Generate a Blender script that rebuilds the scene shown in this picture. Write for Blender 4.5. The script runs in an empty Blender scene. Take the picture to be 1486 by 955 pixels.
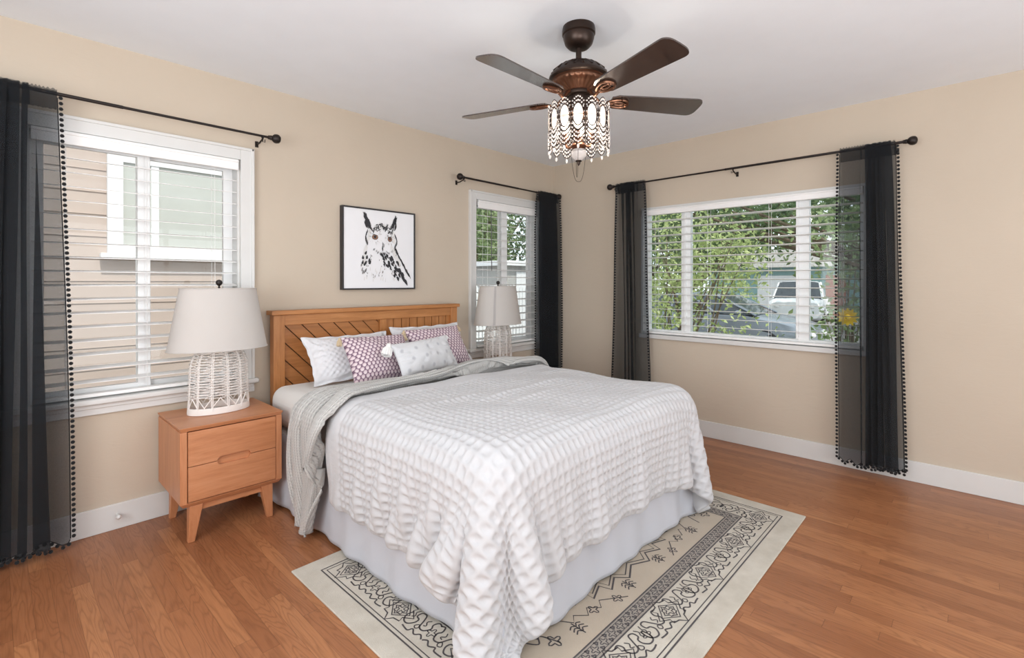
import bpy, math, random
import numpy as np
from mathutils import Vector
from mathutils.bvhtree import BVHTree

random.seed(7)
RNG = np.random.default_rng(11)
PI = math.pi
SC = bpy.context.scene
COL = SC.collection

# ------------------------------------------------------------------ camera, sky, sun, large lights, exposure
cam_d = bpy.data.cameras.new('camera')
cam = bpy.data.objects.new('camera', cam_d)
COL.objects.link(cam)
cam.location = (-3.97284, -3.17086, 1.24675)
cam.rotation_euler = (math.radians(90 - 0.198), 0, math.radians(-46.603))
cam_d.sensor_width = 36.0
cam_d.lens = 36.0 * 713.695 / 1486.0
cam_d.shift_y = (412.62 - 477.5) / 1486.0
cam_d.clip_start = 0.05
cam_d.clip_end = 200
SC.camera = cam

SC.view_settings.view_transform = 'Standard'
SC.view_settings.look = 'None'
SC.view_settings.gamma = 1.0
SC.view_settings.use_curve_mapping = False
SC.view_settings.exposure = -0.10
SC.cycles.use_denoising = True
SC.cycles.max_bounces = 10
SC.cycles.diffuse_bounces = 6
SC.cycles.glossy_bounces = 4
SC.cycles.transmission_bounces = 8
SC.cycles.transparent_max_bounces = 40
SC.cycles.caustics_reflective = False
SC.cycles.caustics_refractive = False
SC.cycles.sample_clamp_indirect = 6.0

world = bpy.data.worlds.new('world')
SC.world = world
world.use_nodes = True
bg = world.node_tree.nodes['Background']
bg.inputs['Color'].default_value = (0.86, 0.93, 1.0, 1)
bg.inputs['Strength'].default_value = 2.1


def lamp(name, kind, loc, energy, color=(1, 1, 1), target=None, **kw):
    d = bpy.data.lights.new(name, kind)
    d.energy = energy
    d.color = color
    for k, v in kw.items():
        setattr(d, k, v)
    o = bpy.data.objects.new(name, d)
    COL.objects.link(o)
    o.location = loc
    if target is not None:
        o.rotation_euler = (Vector(target) - Vector(loc)).to_track_quat('-Z', 'Y').to_euler()
    return o


lamp('sun', 'SUN', (-6, -10, 14), 3.6, (1.0, 0.95, 0.88), target=(-4.6, 0, 0), angle=0.01)
# unseen fill light brightening the ceiling, standing in for the photographer's bounced flash
lamp('bounce_flash', 'AREA', (-4.3, -4.1, 1.2), 74, (0.95, 0.975, 1.0), target=(-4.0, -3.8, 2.44), shape='RECTANGLE', size=1.2, size_y=1.2)
# added fill lights set in made-up openings behind and left of the camera
lamp('back_fill', 'AREA', (-2.2, -5.28, 1.1), 42, (0.945, 0.975, 1.0), target=(-2.2, 0, 1.9), shape='RECTANGLE', size=2.6, size_y=2.0)
lamp('side_fill', 'AREA', (-5.33, -2.2, 1.4), 56, (0.945, 0.975, 1.0), target=(0, -2.0, 1.9), shape='RECTANGLE', size=1.8, size_y=1.5)


# ------------------------------------------------------------------ materials
def lin(c):
    return tuple(((x / 255) / 12.92 if x / 255 <= 0.04045 else ((x / 255 + 0.055) / 1.055) ** 2.4) for x in c)


class NT:
    """small node-tree writer"""
    def __init__(self, name):
        self.m = bpy.data.materials.new(name)
        self.m.use_nodes = True
        self.t = self.m.node_tree
        self.b = self.t.nodes['Principled BSDF']
        self.out = self.t.nodes['Material Output']

    def n(self, typ, **kw):
        nd = self.t.nodes.new(typ)
        for k, v in kw.items():
            setattr(nd, k, v)
        return nd

    def l(self, a, b):
        self.t.links.new(a, b)

    def put(self, sock, v):
        if isinstance(v, (int, float)):
            sock.default_value = v
        elif isinstance(v, tuple):
            sock.default_value = v if len(v) == len(sock.default_value) else (*v, 1)
        else:
            self.l(v, sock)

    def math(self, op, a, b=None, c=None):
        nd = self.n('ShaderNodeMath', operation=op)
        self.put(nd.inputs[0], a)
        if b is not None:
            self.put(nd.inputs[1], b)
        if c is not None:
            self.put(nd.inputs[2], c)
        return nd.outputs[0]

    def xyz(self, v):
        nd = self.n('ShaderNodeSeparateXYZ')
        self.l(v, nd.inputs[0])
        return nd.outputs

    def vec(self, x, y, z):
        nd = self.n('ShaderNodeCombineXYZ')
        for i, q in enumerate((x, y, z)):
            self.put(nd.inputs[i], q)
        return nd.outputs[0]

    def co(self, kind='Object'):
        return self.n('ShaderNodeTexCoord').outputs[kind]

    def noise(self, vec, scale=5, detail=3, rough=0.5, distort=0.0):
        nd = self.n('ShaderNodeTexNoise')
        self.l(vec, nd.inputs['Vector'])
        nd.inputs['Scale'].default_value = scale
        nd.inputs['Detail'].default_value = detail
        nd.inputs['Roughness'].default_value = rough
        nd.inputs['Distortion'].default_value = distort
        return nd.outputs['Fac']

    def ramp(self, fac, stops):
        nd = self.n('ShaderNodeValToRGB')
        e = nd.color_ramp.elements
        while len(e) < len(stops):
            e.new(0.5)
        for i, (p, c) in enumerate(stops):
            e[i].position = p
            e[i].color = (*c, 1)
        self.put(nd.inputs[0], fac)
        return nd.outputs[0]

    def mix(self, fac, a, b, blend='MIX'):
        nd = self.n('ShaderNodeMix', data_type='RGBA', blend_type=blend)
        self.put(nd.inputs[0], fac)
        self.put(nd.inputs[6], a)
        self.put(nd.inputs[7], b)
        return nd.outputs[2]

    def bump(self, h, strength=0.3, dist=0.01):
        nd = self.n('ShaderNodeBump')
        nd.inputs['Strength'].default_value = strength
        nd.inputs['Distance'].default_value = dist
        self.l(h, nd.inputs['Height'])
        self.l(nd.outputs[0], self.b.inputs['Normal'])

    def set(self, color=None, rough=0.5, metal=0.0, spec=None, trans=0.0):
        if color is not None:
            self.put(self.b.inputs['Base Color'], color)
        self.put(self.b.inputs['Roughness'], rough)
        self.b.inputs['Metallic'].default_value = metal
        if spec is not None:
            self.b.inputs['Specular IOR Level'].default_value = spec
        self.b.inputs['Transmission Weight'].default_value = trans
        return self


def plain(name, rgb, rough=0.5, metal=0.0, spec=None, var=0.04, vscale=6.0, bump=0.0, bscale=80.0, bdist=0.003):
    t = NT(name)
    c = lin(rgb)
    f = t.noise(t.co(), vscale, 3)
    lo = tuple(max(0, x * (1 - var)) for x in c)
    hi = tuple(min(1, x * (1 + var)) for x in c)
    t.set(t.ramp(f, [(0.3, lo), (0.7, hi)]), rough, metal, spec)
    if bump:
        t.bump(t.noise(t.co(), bscale, 4, 0.6), bump, bdist)
    return t.m


def wood(name, dark, mid, light, axis='z', rough=0.42, knots=True, scale=1.0, relief=0.08):
    t = NT(name)
    o = t.xyz(t.co())
    k = dict(x=(2.2, 26, 26), y=(26, 2.2, 26), z=(26, 26, 2.2))[axis]
    v = t.vec(*[t.math('MULTIPLY', o[i], k[i] * scale) for i in range(3)])
    g = t.noise(v, 1.0, 5, 0.62, 0.6)
    k2 = tuple(q * 6 for q in k)
    v2 = t.vec(*[t.math('MULTIPLY', o[i], k2[i] * scale) for i in range(3)])
    fine = t.noise(v2, 1.0, 3, 0.6)
    col = t.ramp(g, [(0.28, lin(dark)), (0.5, lin(mid)), (0.75, lin(light))])
    col = t.mix(0.22, col, t.ramp(fine, [(0.35, lin(dark)), (0.65, lin(light))]))
    if knots:
        kn = t.n('ShaderNodeTexVoronoi')
        kk = dict(x=(3.2, .5, 7.5), y=(.5, 3.2, 7.5), z=(7.5, .5, 3.2))[axis]
        t.l(t.vec(*[t.math('MULTIPLY', o[i], kk[i]) for i in range(3)]), kn.inputs['Vector'])
        kn.inputs['Scale'].default_value = 1.0
        msk = t.ramp(kn.outputs['Distance'], [(0.04, (1, 1, 1)), (0.11, (0, 0, 0))])
        col = t.mix(t.math('MULTIPLY', msk, 0.6), col, tuple(x * 0.45 for x in lin(dark)))
    t.set(col, rough)
    if relief:
        t.bump(fine, relief, 0.002)
    return t.m


M = {}
# plaster walls: warm beige with faint trowel relief
t = NT('beige_plaster')
f = t.noise(t.co(), 1.4, 4)
t.set(t.ramp(f, [(0.3, lin((196, 183, 166))), (0.7, lin((202, 189, 172)))]), 0.75, spec=0.25)
o = t.xyz(t.co())
h = t.noise(t.vec(t.math('MULTIPLY', o[0], 9), t.math('MULTIPLY', o[1], 9), t.math('MULTIPLY', o[2], 22)), 1.0, 5, 0.65, 0.8)
t.bump(h, 0.22, 0.006)
M['wall'] = t.m
M['ceiling'] = plain('white_ceiling_paint', (238, 244, 250), 0.85, spec=0.2, var=0.01, bump=0.1, bscale=40)
M['trim'] = plain('white_gloss_trim', (216, 216, 214), 0.38, var=0.015)
M['slat'] = plain('white_faux_wood', (242, 242, 241), 0.42, var=0.02)
M['vinyl'] = plain('white_vinyl', (240, 241, 241), 0.35, var=0.01)

# oak strip floor, boards along y
t = NT('oak_strip_floor')
o = t.xyz(t.co())
bw, bl = 0.0575, 1.15
xr = t.math('DIVIDE', o[0], bw)
xi = t.math('FLOOR', xr)
wn = t.n('ShaderNodeTexWhiteNoise', noise_dimensions='1D')
t.l(xi, wn.inputs['W'])
yr = t.math('ADD', t.math('DIVIDE', o[1], bl), t.math('MULTIPLY', wn.outputs[0], 7.3))
yi = t.math('FLOOR', yr)
wn2 = t.n('ShaderNodeTexWhiteNoise', noise_dimensions='2D')
t.l(t.vec(xi, yi, 0.0), wn2.inputs['Vector'])
rnd = wn2.outputs[0]
base = t.ramp(rnd, [(0.0, lin((146, 94, 61))), (0.3, lin((157, 103, 68))), (0.7, lin((166, 111, 74))), (1.0, lin((176, 120, 80)))])
zoff = t.math('MULTIPLY', rnd, 37.0)
ring = t.noise(t.vec(t.math('MULTIPLY', o[0], 9.0), t.math('MULTIPLY', o[1], 1.1), zoff), 1.0, 2, 0.5, 0.5)
rings = t.math('ABSOLUTE', t.math('SINE', t.math('ADD', t.math('MULTIPLY', ring, 62.0), t.math('MULTIPLY', t.noise(t.vec(t.math('MULTIPLY', o[0], 60), t.math('MULTIPLY', o[1], 5), zoff), 1.0, 2), 2.4))))
rings = t.ramp(rings, [(0.0, (0, 0, 0)), (0.75, (1, 1, 1))])
col = t.mix(t.math('MULTIPLY', t.math('SUBTRACT', 1.0, rings), 0.42), base, lin((116, 70, 42)))
fine = t.noise(t.vec(t.math('MULTIPLY', o[0], 260), t.math('MULTIPLY', o[1], 9), zoff), 1.0, 3, 0.6)
col = t.mix(t.math('MULTIPLY', t.ramp(fine, [(0.45, (0, 0, 0)), (0.7, (1, 1, 1))]), 0.22), col, lin((110, 66, 40)))
blot = t.noise(t.co(), 1.7, 3, 0.6)
col = t.mix(t.math('MULTIPLY', t.ramp(blot, [(0.5, (0, 0, 0)), (0.75, (1, 1, 1))]), 0.22), col, lin((128, 76, 46)))
xf = t.math('FRACT', xr)
edge = t.math('MINIMUM', xf, t.math('SUBTRACT', 1.0, xf))
yf = t.math('FRACT', yr)
edge2 = t.math('MULTIPLY', t.math('MINIMUM', yf, t.math('SUBTRACT', 1.0, yf)), 14.0)
em = t.math('MINIMUM', edge, edge2)
gap = t.ramp(em, [(0.0, (1, 1, 1)), (0.018, (0, 0, 0))])
col = t.mix(t.math('MULTIPLY', gap, 0.55), col, lin((70, 40, 24)))
t.set(col, t.ramp(fine, [(0.2, (0.3,) * 3), (0.8, (0.42,) * 3)]), spec=0.45)
t.bump(t.math('SUBTRACT', 1.0, gap), 0.15, 0.001)
M['floor'] = t.m

M['pine'] = wood('honey_pine', (150, 97, 52), (180, 120, 68), (198, 140, 88), 'x')
M['pine_v'] = wood('honey_pine_upright', (150, 97, 52), (178, 118, 66), (196, 138, 86), 'z')
M['pine_dark'] = plain('shadow_gap_pine', (70, 40, 24), 0.7)
M['caramel'] = wood('caramel_pine', (176, 113, 74), (196, 133, 92), (206, 147, 108), 'x', 0.36)
M['caramel_v'] = wood('caramel_pine_upright', (176, 113, 74), (196, 133, 92), (206, 147, 108), 'z', 0.36, knots=False)
M['bronze'] = plain('oiled_bronze', (58, 46, 40), 0.36, 0.75, var=0.1, vscale=20)
M['copper'] = plain('brushed_copper_bronze', (112, 78, 60), 0.33, 0.85, var=0.12, vscale=18)
M['black_metal'] = plain('dark_bronze_rod', (46, 40, 38), 0.42, 0.6)
M['black'] = plain('black_frame', (44, 42, 44), 0.45)
M['blade'] = wood('dark_walnut_blade', (44, 35, 32), (60, 48, 43), (76, 63, 56), 'x', 0.24, knots=False, relief=0)
b_ = M['blade'].node_tree.nodes['Principled BSDF']
b_.inputs['Coat Weight'].default_value = 0.7
b_.inputs['Coat Roughness'].default_value = 0.18
M['paper'] = plain('white_print_paper', (236, 237, 240), 0.6, var=0.005)
for k, c in dict(ink=(48, 48, 52), ink2=(96, 95, 98), ink3=(128, 126, 126), ink4=(222, 221, 220), iris=(150, 112, 90)).items():
    M[k] = plain('print_' + k, c, 0.7, var=0.05)

# fabrics
def fabric(name, rgb, wscale=500, strength=0.25, var=0.03, rough=0.9, translucent=0.0, sheen=0.2):
    t = NT(name)
    f = t.noise(t.co(), 5, 3)
    c = lin(rgb)
    t.set(t.ramp(f, [(0.3, tuple(x * (1 - var) for x in c)), (0.7, tuple(min(1, x * (1 + var)) for x in c))]), rough, spec=0.15)
    t.b.inputs['Sheen Weight'].default_value = sheen
    wv = t.noise(t.co(), wscale, 2, 0.6)
    t.bump(wv, strength, 0.002)
    if translucent:
        tr = t.n('ShaderNodeBsdfTranslucent')
        tr.inputs['Color'].default_value = (*c, 1)
        mx = t.n('ShaderNodeMixShader')
        mx.inputs[0].default_value = translucent
        t.l(t.b.outputs[0], mx.inputs[1])
        t.l(tr.outputs[0], mx.inputs[2])
        t.l(mx.outputs[0], t.out.inputs[0])
    return t.m


M['duvet'] = fabric('white_waffle_cotton', (192, 192, 194), 300, 0.2, 0.01)
M['sheet'] = fabric('white_sheet', (220, 219, 216), 200, 0.12, 0.01)
M['skirt'] = fabric('white_skirt_cotton', (190, 192, 199), 240, 0.15, 0.015)
M['sham'] = fabric('white_sham', (218, 218, 221), 120, 0.3, 0.02)
M['lumbar'] = fabric('pale_grey_tuft', (208, 209, 213), 160, 0.4, 0.03)
t = NT('pale_grey_tufted')
uv = t.xyz(t.co('UV'))
a_ = t.math('MULTIPLY', uv[0], 5.0)
row = t.math('FLOOR', t.math('MULTIPLY', uv[1], 8.0))
a_ = t.math('SUBTRACT', t.math('FRACT', t.math('ADD', a_, t.math('MULTIPLY', row, 0.5))), 0.5)
b_ = t.math('SUBTRACT', t.math('FRACT', t.math('MULTIPLY', uv[1], 8.0)), 0.5)
dd = t.math('SQRT', t.math('ADD', t.math('MULTIPLY', a_, a_), t.math('MULTIPLY', t.math('MULTIPLY', b_, b_), 0.4)))
col = t.mix(t.ramp(dd, [(0.06, (1, 1, 1)), (0.16, (0, 0, 0))]), lin((212, 213, 216)), lin((184, 185, 190)))
t.set(col, 0.95, spec=0.1)
t.b.inputs['Sheen Weight'].default_value = 0.2
t.bump(t.noise(t.co(), 160, 3, 0.6), 0.4, 0.003)
M['lumbar'] = t.m
M['tassel_tan'] = fabric('tan_yarn', (200, 180, 150), 200, 0.5, 0.1)
M['tassel_white'] = fabric('white_yarn', (234, 233, 232), 200, 0.5, 0.04)
M['shade'] = fabric('linen_shade', (222, 218, 214), 240, 0.25, 0.02, translucent=0.3, sheen=0.0)
M['rope'] = plain('white_paper_rope', (232, 228, 224), 0.7, var=0.03)
M['pom'] = fabric('black_yarn', (30, 31, 33), 300, 0.5, 0.1)

# knitted throw: grey, ribbed cable relief in UV
t = NT('grey_knit')
uv = t.xyz(t.co('UV'))
ribs = t.math('ABSOLUTE', t.math('SINE', t.math('MULTIPLY', uv[1], 150.0)))
st = t.math('ABSOLUTE', t.math('SINE', t.math('ADD', t.math('MULTIPLY', uv[0], 520.0), t.math('MULTIPLY', ribs, 2.2))))
h = t.math('ADD', t.math('MULTIPLY', ribs, 0.7), t.math('MULTIPLY', st, 0.5))
col = t.ramp(h, [(0.1, lin((152, 151, 149))), (0.9, lin((192, 191, 188)))])
t.set(col, 0.95, spec=0.1)
t.b.inputs['Sheen Weight'].default_value = 0.3
t.bump(h, 0.7, 0.004)
M['knit'] = t.m

# purple pillow with rows of pale buds (hex grid in UV)
t = NT('plum_bud_print')
uv = t.xyz(t.co('UV'))
def hexd(ox, oy, n=17.0):
    a = t.math('SUBTRACT', t.math('FRACT', t.math('ADD', t.math('MULTIPLY', uv[0], n), ox)), 0.5)
    b = t.math('SUBTRACT', t.math('FRACT', t.math('ADD', t.math('MULTIPLY', uv[1], n / 1.55), oy)), 0.5)
    b = t.math('MULTIPLY', b, 1.55)
    return t.math('SQRT', t.math('ADD', t.math('MULTIPLY', a, a), t.math('MULTIPLY', b, b)))
d1 = t.math('MINIMUM', hexd(0, 0), hexd(0.5, 0.5))
d2 = t.math('MINIMUM', hexd(0, 0.1), hexd(0.5, 0.6))
col = t.mix(t.ramp(d1, [(0.36, (1, 1, 1)), (0.42, (0, 0, 0))]), lin((120, 96, 114)), lin((198, 176, 184)))
col = t.mix(t.ramp(d2, [(0.26, (1, 1, 1)), (0.33, (0, 0, 0))]), col, lin((222, 208, 211)))
t.set(col, 0.9, spec=0.1)
t.bump(t.math('SUBTRACT', 1.0, d1), 0.5, 0.004)
M['plum'] = t.m

# sheer black voile
t = NT('sheer_black_voile')
tr = t.n('ShaderNodeBsdfTransparent')
tr.inputs['Color'].default_value = (0.94, 0.97, 1.0, 1)
t.set(lin((29, 31, 34)), 0.85, spec=0.15)
t.b.inputs['Sheen Weight'].default_value = 0.1
mx = t.n('ShaderNodeMixShader')
wv = t.noise(t.co(), 260, 2)
t.put(mx.inputs[0], t.math('ADD', 0.50, t.math('MULTIPLY', wv, 0.22)))
t.l(tr.outputs[0], mx.inputs[1])
t.l(t.b.outputs[0], mx.inputs[2])
t.l(mx.outputs[0], t.out.inputs[0])
M['voile'] = t.m

# window glass
t = NT('window_glass')
tr = t.n('ShaderNodeBsdfTransparent')
tr.inputs['Color'].default_value = (0.97, 0.985, 0.98, 1)
gl = t.n('ShaderNodeBsdfGlossy')
gl.inputs['Roughness'].default_value = 0.03
fr = t.n('ShaderNodeFresnel')
fr.inputs['IOR'].default_value = 1.3
mx = t.n('ShaderNodeMixShader')
t.l(fr.outputs[0], mx.inputs[0])
t.l(tr.outputs[0], mx.inputs[1])
t.l(gl.outputs[0], mx.inputs[2])
t.l(mx.outputs[0], t.out.inputs[0])
M['glass'] = t.m

# cut crystal: clear core with bright frosted facets
t = NT('cut_crystal')
tr = t.n('ShaderNodeBsdfTransparent')
tl = t.n('ShaderNodeBsdfTranslucent')
tl.inputs['Color'].default_value = (0.95, 0.9, 0.88, 1)
m1 = t.n('ShaderNodeMixShader')
m1.inputs[0].default_value = 0.45
t.l(tr.outputs[0], m1.inputs[1])
t.l(tl.outputs[0], m1.inputs[2])
t.set((0.95, 0.93, 0.92), 0.08, spec=0.8)
m2 = t.n('ShaderNodeMixShader')
m2.inputs[0].default_value = 0.35
t.l(m1.outputs[0], m2.inputs[1])
t.l(t.b.outputs[0], m2.inputs[2])
t.l(m2.outputs[0], t.out.inputs[0])
M['crystal'] = t.m

t = NT('clear_lens')
tr = t.n('ShaderNodeBsdfTransparent')
tr.inputs['Color'].default_value = (0.96, 0.94, 0.93, 1)
t.set((0.95, 0.94, 0.93), 0.05, spec=0.8)
m1 = t.n('ShaderNodeMixShader')
m1.inputs[0].default_value = 0.36
tl = t.n('ShaderNodeBsdfTranslucent')
tl.inputs['Color'].default_value = (0.95, 0.9, 0.87, 1)
m0 = t.n('ShaderNodeMixShader')
m0.inputs[0].default_value = 0.62
t.l(tl.outputs[0], m0.inputs[1])
t.l(t.b.outputs[0], m0.inputs[2])
t.l(tr.outputs[0], m1.inputs[1])
t.l(m0.outputs[0], m1.inputs[2])
t.l(m1.outputs[0], t.out.inputs[0])
M['lens'] = t.m

t = NT('glowing_bulb')
t.set((1, 0.95, 0.9), 0.3)
t.b.inputs['Emission Color'].default_value = (1.0, 0.86, 0.68, 1)
t.b.inputs['Emission Strength'].default_value = 7.0
M['bulb'] = t.m

# rug
t = NT('rug_pile_cream')
f = t.noise(t.co(), 9, 4, 0.6)
t.set(t.ramp(f, [(0.3, lin((188, 181, 168))), (0.7, lin((203, 197, 185)))]), 0.95, spec=0.1)
t.bump(t.noise(t.co(), 420, 2), 0.4, 0.003)
M['rug'] = t.m
M['rug_field'] = fabric('rug_pile_taupe', (180, 167, 149), 420, 0.4, 0.04)
M['rug_band'] = fabric('rug_pile_grey', (150, 142, 132), 420, 0.4, 0.08)
M['rug_line'] = fabric('rug_pile_charcoal', (74, 69, 70), 420, 0.4, 0.18)

# outdoors
def leafy(name, dark, mid, light):
    t = NT(name)
    f = t.noise(t.co(), 3.2, 3, 0.7)
    c = t.ramp(f, [(0.3, lin(dark)), (0.5, lin(mid)), (0.7, lin(light))])
    t.set(c, 0.5, spec=0.3)
    tl = t.n('ShaderNodeBsdfTranslucent')
    t.l(c, tl.inputs['Color'])
    mx = t.n('ShaderNodeMixShader')
    mx.inputs[0].default_value = 0.4
    t.l(t.b.outputs[0], mx.inputs[1])
    t.l(tl.outputs[0], mx.inputs[2])
    t.l(mx.outputs[0], t.out.inputs[0])
    return t.m


M['leaf_bright'] = leafy('leaf_bright', (108, 126, 76), (164, 178, 120), (208, 214, 162))
M['leaf_mid'] = leafy('leaf_mid', (84, 102, 68), (124, 142, 98), (164, 178, 128))
M['leaf_dark'] = leafy('leaf_dark', (58, 78, 52), (88, 110, 74), (124, 142, 98))
M['bark'] = plain('bark', (104, 90, 76), 0.9, var=0.2, vscale=12, bump=0.6, bscale=30)
M['petal'] = plain('yellow_petal', (252, 208, 40), 0.6)
M['stucco'] = plain('peach_stucco', (188, 172, 162), 0.9, var=0.02, bump=0.2, bscale=60)
M['ext_white'] = plain('white_exterior_paint', (222, 222, 222), 0.5)
M['ext_shade'] = plain('pale_window_shade', (184, 186, 180), 0.6, var=0.02)
M['roofing'] = plain('pale_shingle', (206, 200, 194), 0.85, var=0.12, vscale=14)
M['teal'] = plain('teal_siding', (132, 164, 164), 0.7)
M['grey_siding'] = plain('grey_siding', (168, 166, 162), 0.7)
M['brick'] = plain('red_brick', (168, 112, 92), 0.85, var=0.15, vscale=20)
M['asphalt'] = plain('asphalt', (134, 132, 130), 0.9, var=0.1, vscale=20)
M['grass'] = plain('lawn_green', (112, 132, 76), 0.9, var=0.2, vscale=12)
M['car_blue'] = plain('grey_blue_car_paint', (120, 128, 136), 0.22, 0.3, var=0.01)
M['car_white'] = plain('white_car_paint', (226, 228, 230), 0.25, var=0.01)
M['car_glass'] = plain('dark_car_glass', (52, 60, 66), 0.08, var=0.02)
M['tyre'] = plain('tyre_rubber', (36, 36, 38), 0.8)
M['hub'] = plain('silver_hub', (168, 170, 172), 0.3, 0.8)

# ------------------------------------------------------------------ geometry helpers
ORG = {}


class G:
    def __init__(self):
        self.V, self.F, self.MI, self.cur = [], [], [], 0

    def add(self, V, F):
        b = len(self.V)
        self.V += [tuple(v) for v in V]
        self.F += [tuple(i + b for i in f) for f in F]
        self.MI += [self.cur] * len(F)
        return self

    def box(self, x0, x1, y0, y1, z0, z1):
        V = [(x0, y0, z0), (x1, y0, z0), (x1, y1, z0), (x0, y1, z0), (x0, y0, z1), (x1, y0, z1), (x1, y1, z1), (x0, y1, z1)]
        return self.add(V, [(3, 2, 1, 0), (4, 5, 6, 7), (0, 1, 5, 4), (1, 2, 6, 5), (2, 3, 7, 6), (3, 0, 4, 7)])

    def hexa(self, bot, top):
        return self.add(list(bot) + list(top), [(3, 2, 1, 0), (4, 5, 6, 7), (0, 1, 5, 4), (1, 2, 6, 5), (2, 3, 7, 6), (3, 0, 4, 7)])

    def prism(self, poly, a0, a1, axis='y'):
        """poly: 2-D outline (the two other axes in xyz order), extruded along axis"""
        n = len(poly)
        def p(q, a):
            return dict(x=(a, q[0], q[1]), y=(q[0], a, q[1]), z=(q[0], q[1], a))[axis]
        V = [p(q, a0) for q in poly] + [p(q, a1) for q in poly]
        F = [tuple(range(n)), tuple(range(2 * n - 1, n - 1, -1))] + [(i, i + n, (i + 1) % n + n, (i + 1) % n) for i in range(n)]
        return self.add(V, F)

    def lathe(self, prof, c=(0, 0, 0), seg=32, sx=1.0, sy=1.0, flute=None, cap=True):
        n = len(prof)
        V = []
        for i in range(seg):
            a = 2 * PI * i / seg
            for j, (r, z) in enumerate(prof):
                rr = r
                if flute and flute[0] <= j <= flute[1]:
                    rr = r * (1 + flute[3] * abs(math.sin(a * flute[2] / 2)))
                V.append((c[0] + rr * sx * math.cos(a), c[1] + rr * sy * math.sin(a), c[2] + z))
        F = []
        for i in range(seg):
            k = (i + 1) % seg
            for j in range(n - 1):
                F.append((i * n + j, k * n + j, k * n + j + 1, i * n + j + 1))
        if cap:
            F.append(tuple(i * n for i in range(seg))[::-1])
            F.append(tuple(i * n + n - 1 for i in range(seg)))
        return self.add(V, F)

    def tube(self, pts, r, seg=6, closed=False, cap=True):
        P = [Vector(p) for p in pts]
        n = len(P)
        if n < 2:
            return self
        rr = r if isinstance(r, (list, tuple)) else [r] * n
        V = []
        up = None
        for i in range(n):
            if closed:
                d = P[(i + 1) % n] - P[i - 1]
            else:
                d = P[min(i + 1, n - 1)] - P[max(i - 1, 0)]
            if d.length < 1e-9:
                d = Vector((0, 0, 1))
            d.normalize()
            if up is None:
                up = Vector((0, 0, 1)) if abs(d.z) < 0.9 else Vector((1, 0, 0))
            s = d.cross(up)
            if s.length < 1e-6:
                s = d.orthogonal()
            s.normalize()
            up = s.cross(d).normalized()
            for k in range(seg):
                a = 2 * PI * k / seg
                V.append(P[i] + (s * math.cos(a) + up * math.sin(a)) * rr[i])
        F = []
        for i in range(n if closed else n - 1):
            j = (i + 1) % n
            for k in range(seg):
                m = (k + 1) % seg
                F.append((i * seg + k, i * seg + m, j * seg + m, j * seg + k))
        if cap and not closed:
            F.append(tuple(range(seg))[::-1])
            F.append(tuple((n - 1) * seg + k for k in range(seg)))
        return self.add(V, F)

    def ball(self, c, r, seg=10, rings=7, s=(1, 1, 1)):
        V = [(c[0], c[1], c[2] - r * s[2])]
        for j in range(1, rings):
            ph = -PI / 2 + PI * j / rings
            for i in range(seg):
                a = 2 * PI * i / seg
                V.append((c[0] + r * s[0] * math.cos(ph) * math.cos(a), c[1] + r * s[1] * math.cos(ph) * math.sin(a), c[2] + r * s[2] * math.sin(ph)))
        V.append((c[0], c[1], c[2] + r * s[2]))
        F = [(0, 1 + (i + 1) % seg, 1 + i) for i in range(seg)]
        for j in range(rings - 2):
            for i in range(seg):
                a = 1 + j * seg + i
                b = 1 + j * seg + (i + 1) % seg
                F.append((a, b, b + seg, a + seg))
        t = len(V) - 1
        b0 = 1 + (rings - 2) * seg
        F += [(b0 + i, b0 + (i + 1) % seg, t) for i in range(seg)]
        return self.add(V, F)

    def grid(self, P, wrap=False):
        P = np.asarray(P)
        a, b = P.shape[:2]
        F = []
        for i in range(a - 1):
            for j in range(b - (0 if wrap else 1)):
                k = (j + 1) % b
                F.append((i * b + j, i * b + k, (i + 1) * b + k, (i + 1) * b + j))
        return self.add(P.reshape(-1, 3), F)

    def xform(self, fn, start=0):
        self.V[start:] = [tuple(fn(v)) for v in self.V[start:]]
        return self


def link_mesh(name, me, parent, origin):
    o = bpy.data.objects.new(name, me)
    COL.objects.link(o)
    if parent is None:
        o.location = origin
        ORG[o.name] = Vector(origin)
    else:
        o.parent = parent
        ORG[o.name] = ORG[parent.name]
    return o


def put(name, g, mat, parent=None, smooth=False, bevel=0.0, bseg=2, origin=None, angle=40):
    V = np.array(g.V, dtype=float)
    if parent is not None:
        org = np.array(ORG[parent.name])
    elif origin is not None:
        org = np.array(origin, float)
    else:
        org = np.array([(V[:, 0].min() + V[:, 0].max()) / 2, (V[:, 1].min() + V[:, 1].max()) / 2, V[:, 2].min()])
    me = bpy.data.meshes.new(name)
    me.from_pydata((V - org).tolist(), [], g.F)
    mats = mat if isinstance(mat, (list, tuple)) else [mat]
    for m in mats:
        me.materials.append(m)
    if len(mats) > 1:
        me.polygons.foreach_set('material_index', g.MI)
    if smooth:
        me.polygons.foreach_set('use_smooth', [True] * len(me.polygons))
        me.set_sharp_from_angle(angle=math.radians(42))
    me.update()
    o = link_mesh(name, me, parent, tuple(org))
    if bevel:
        b = o.modifiers.new('bevel', 'BEVEL')
        b.width = bevel
        b.segments = bseg
        b.limit_method = 'ANGLE'
        b.angle_limit = math.radians(angle)
    return o


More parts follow.
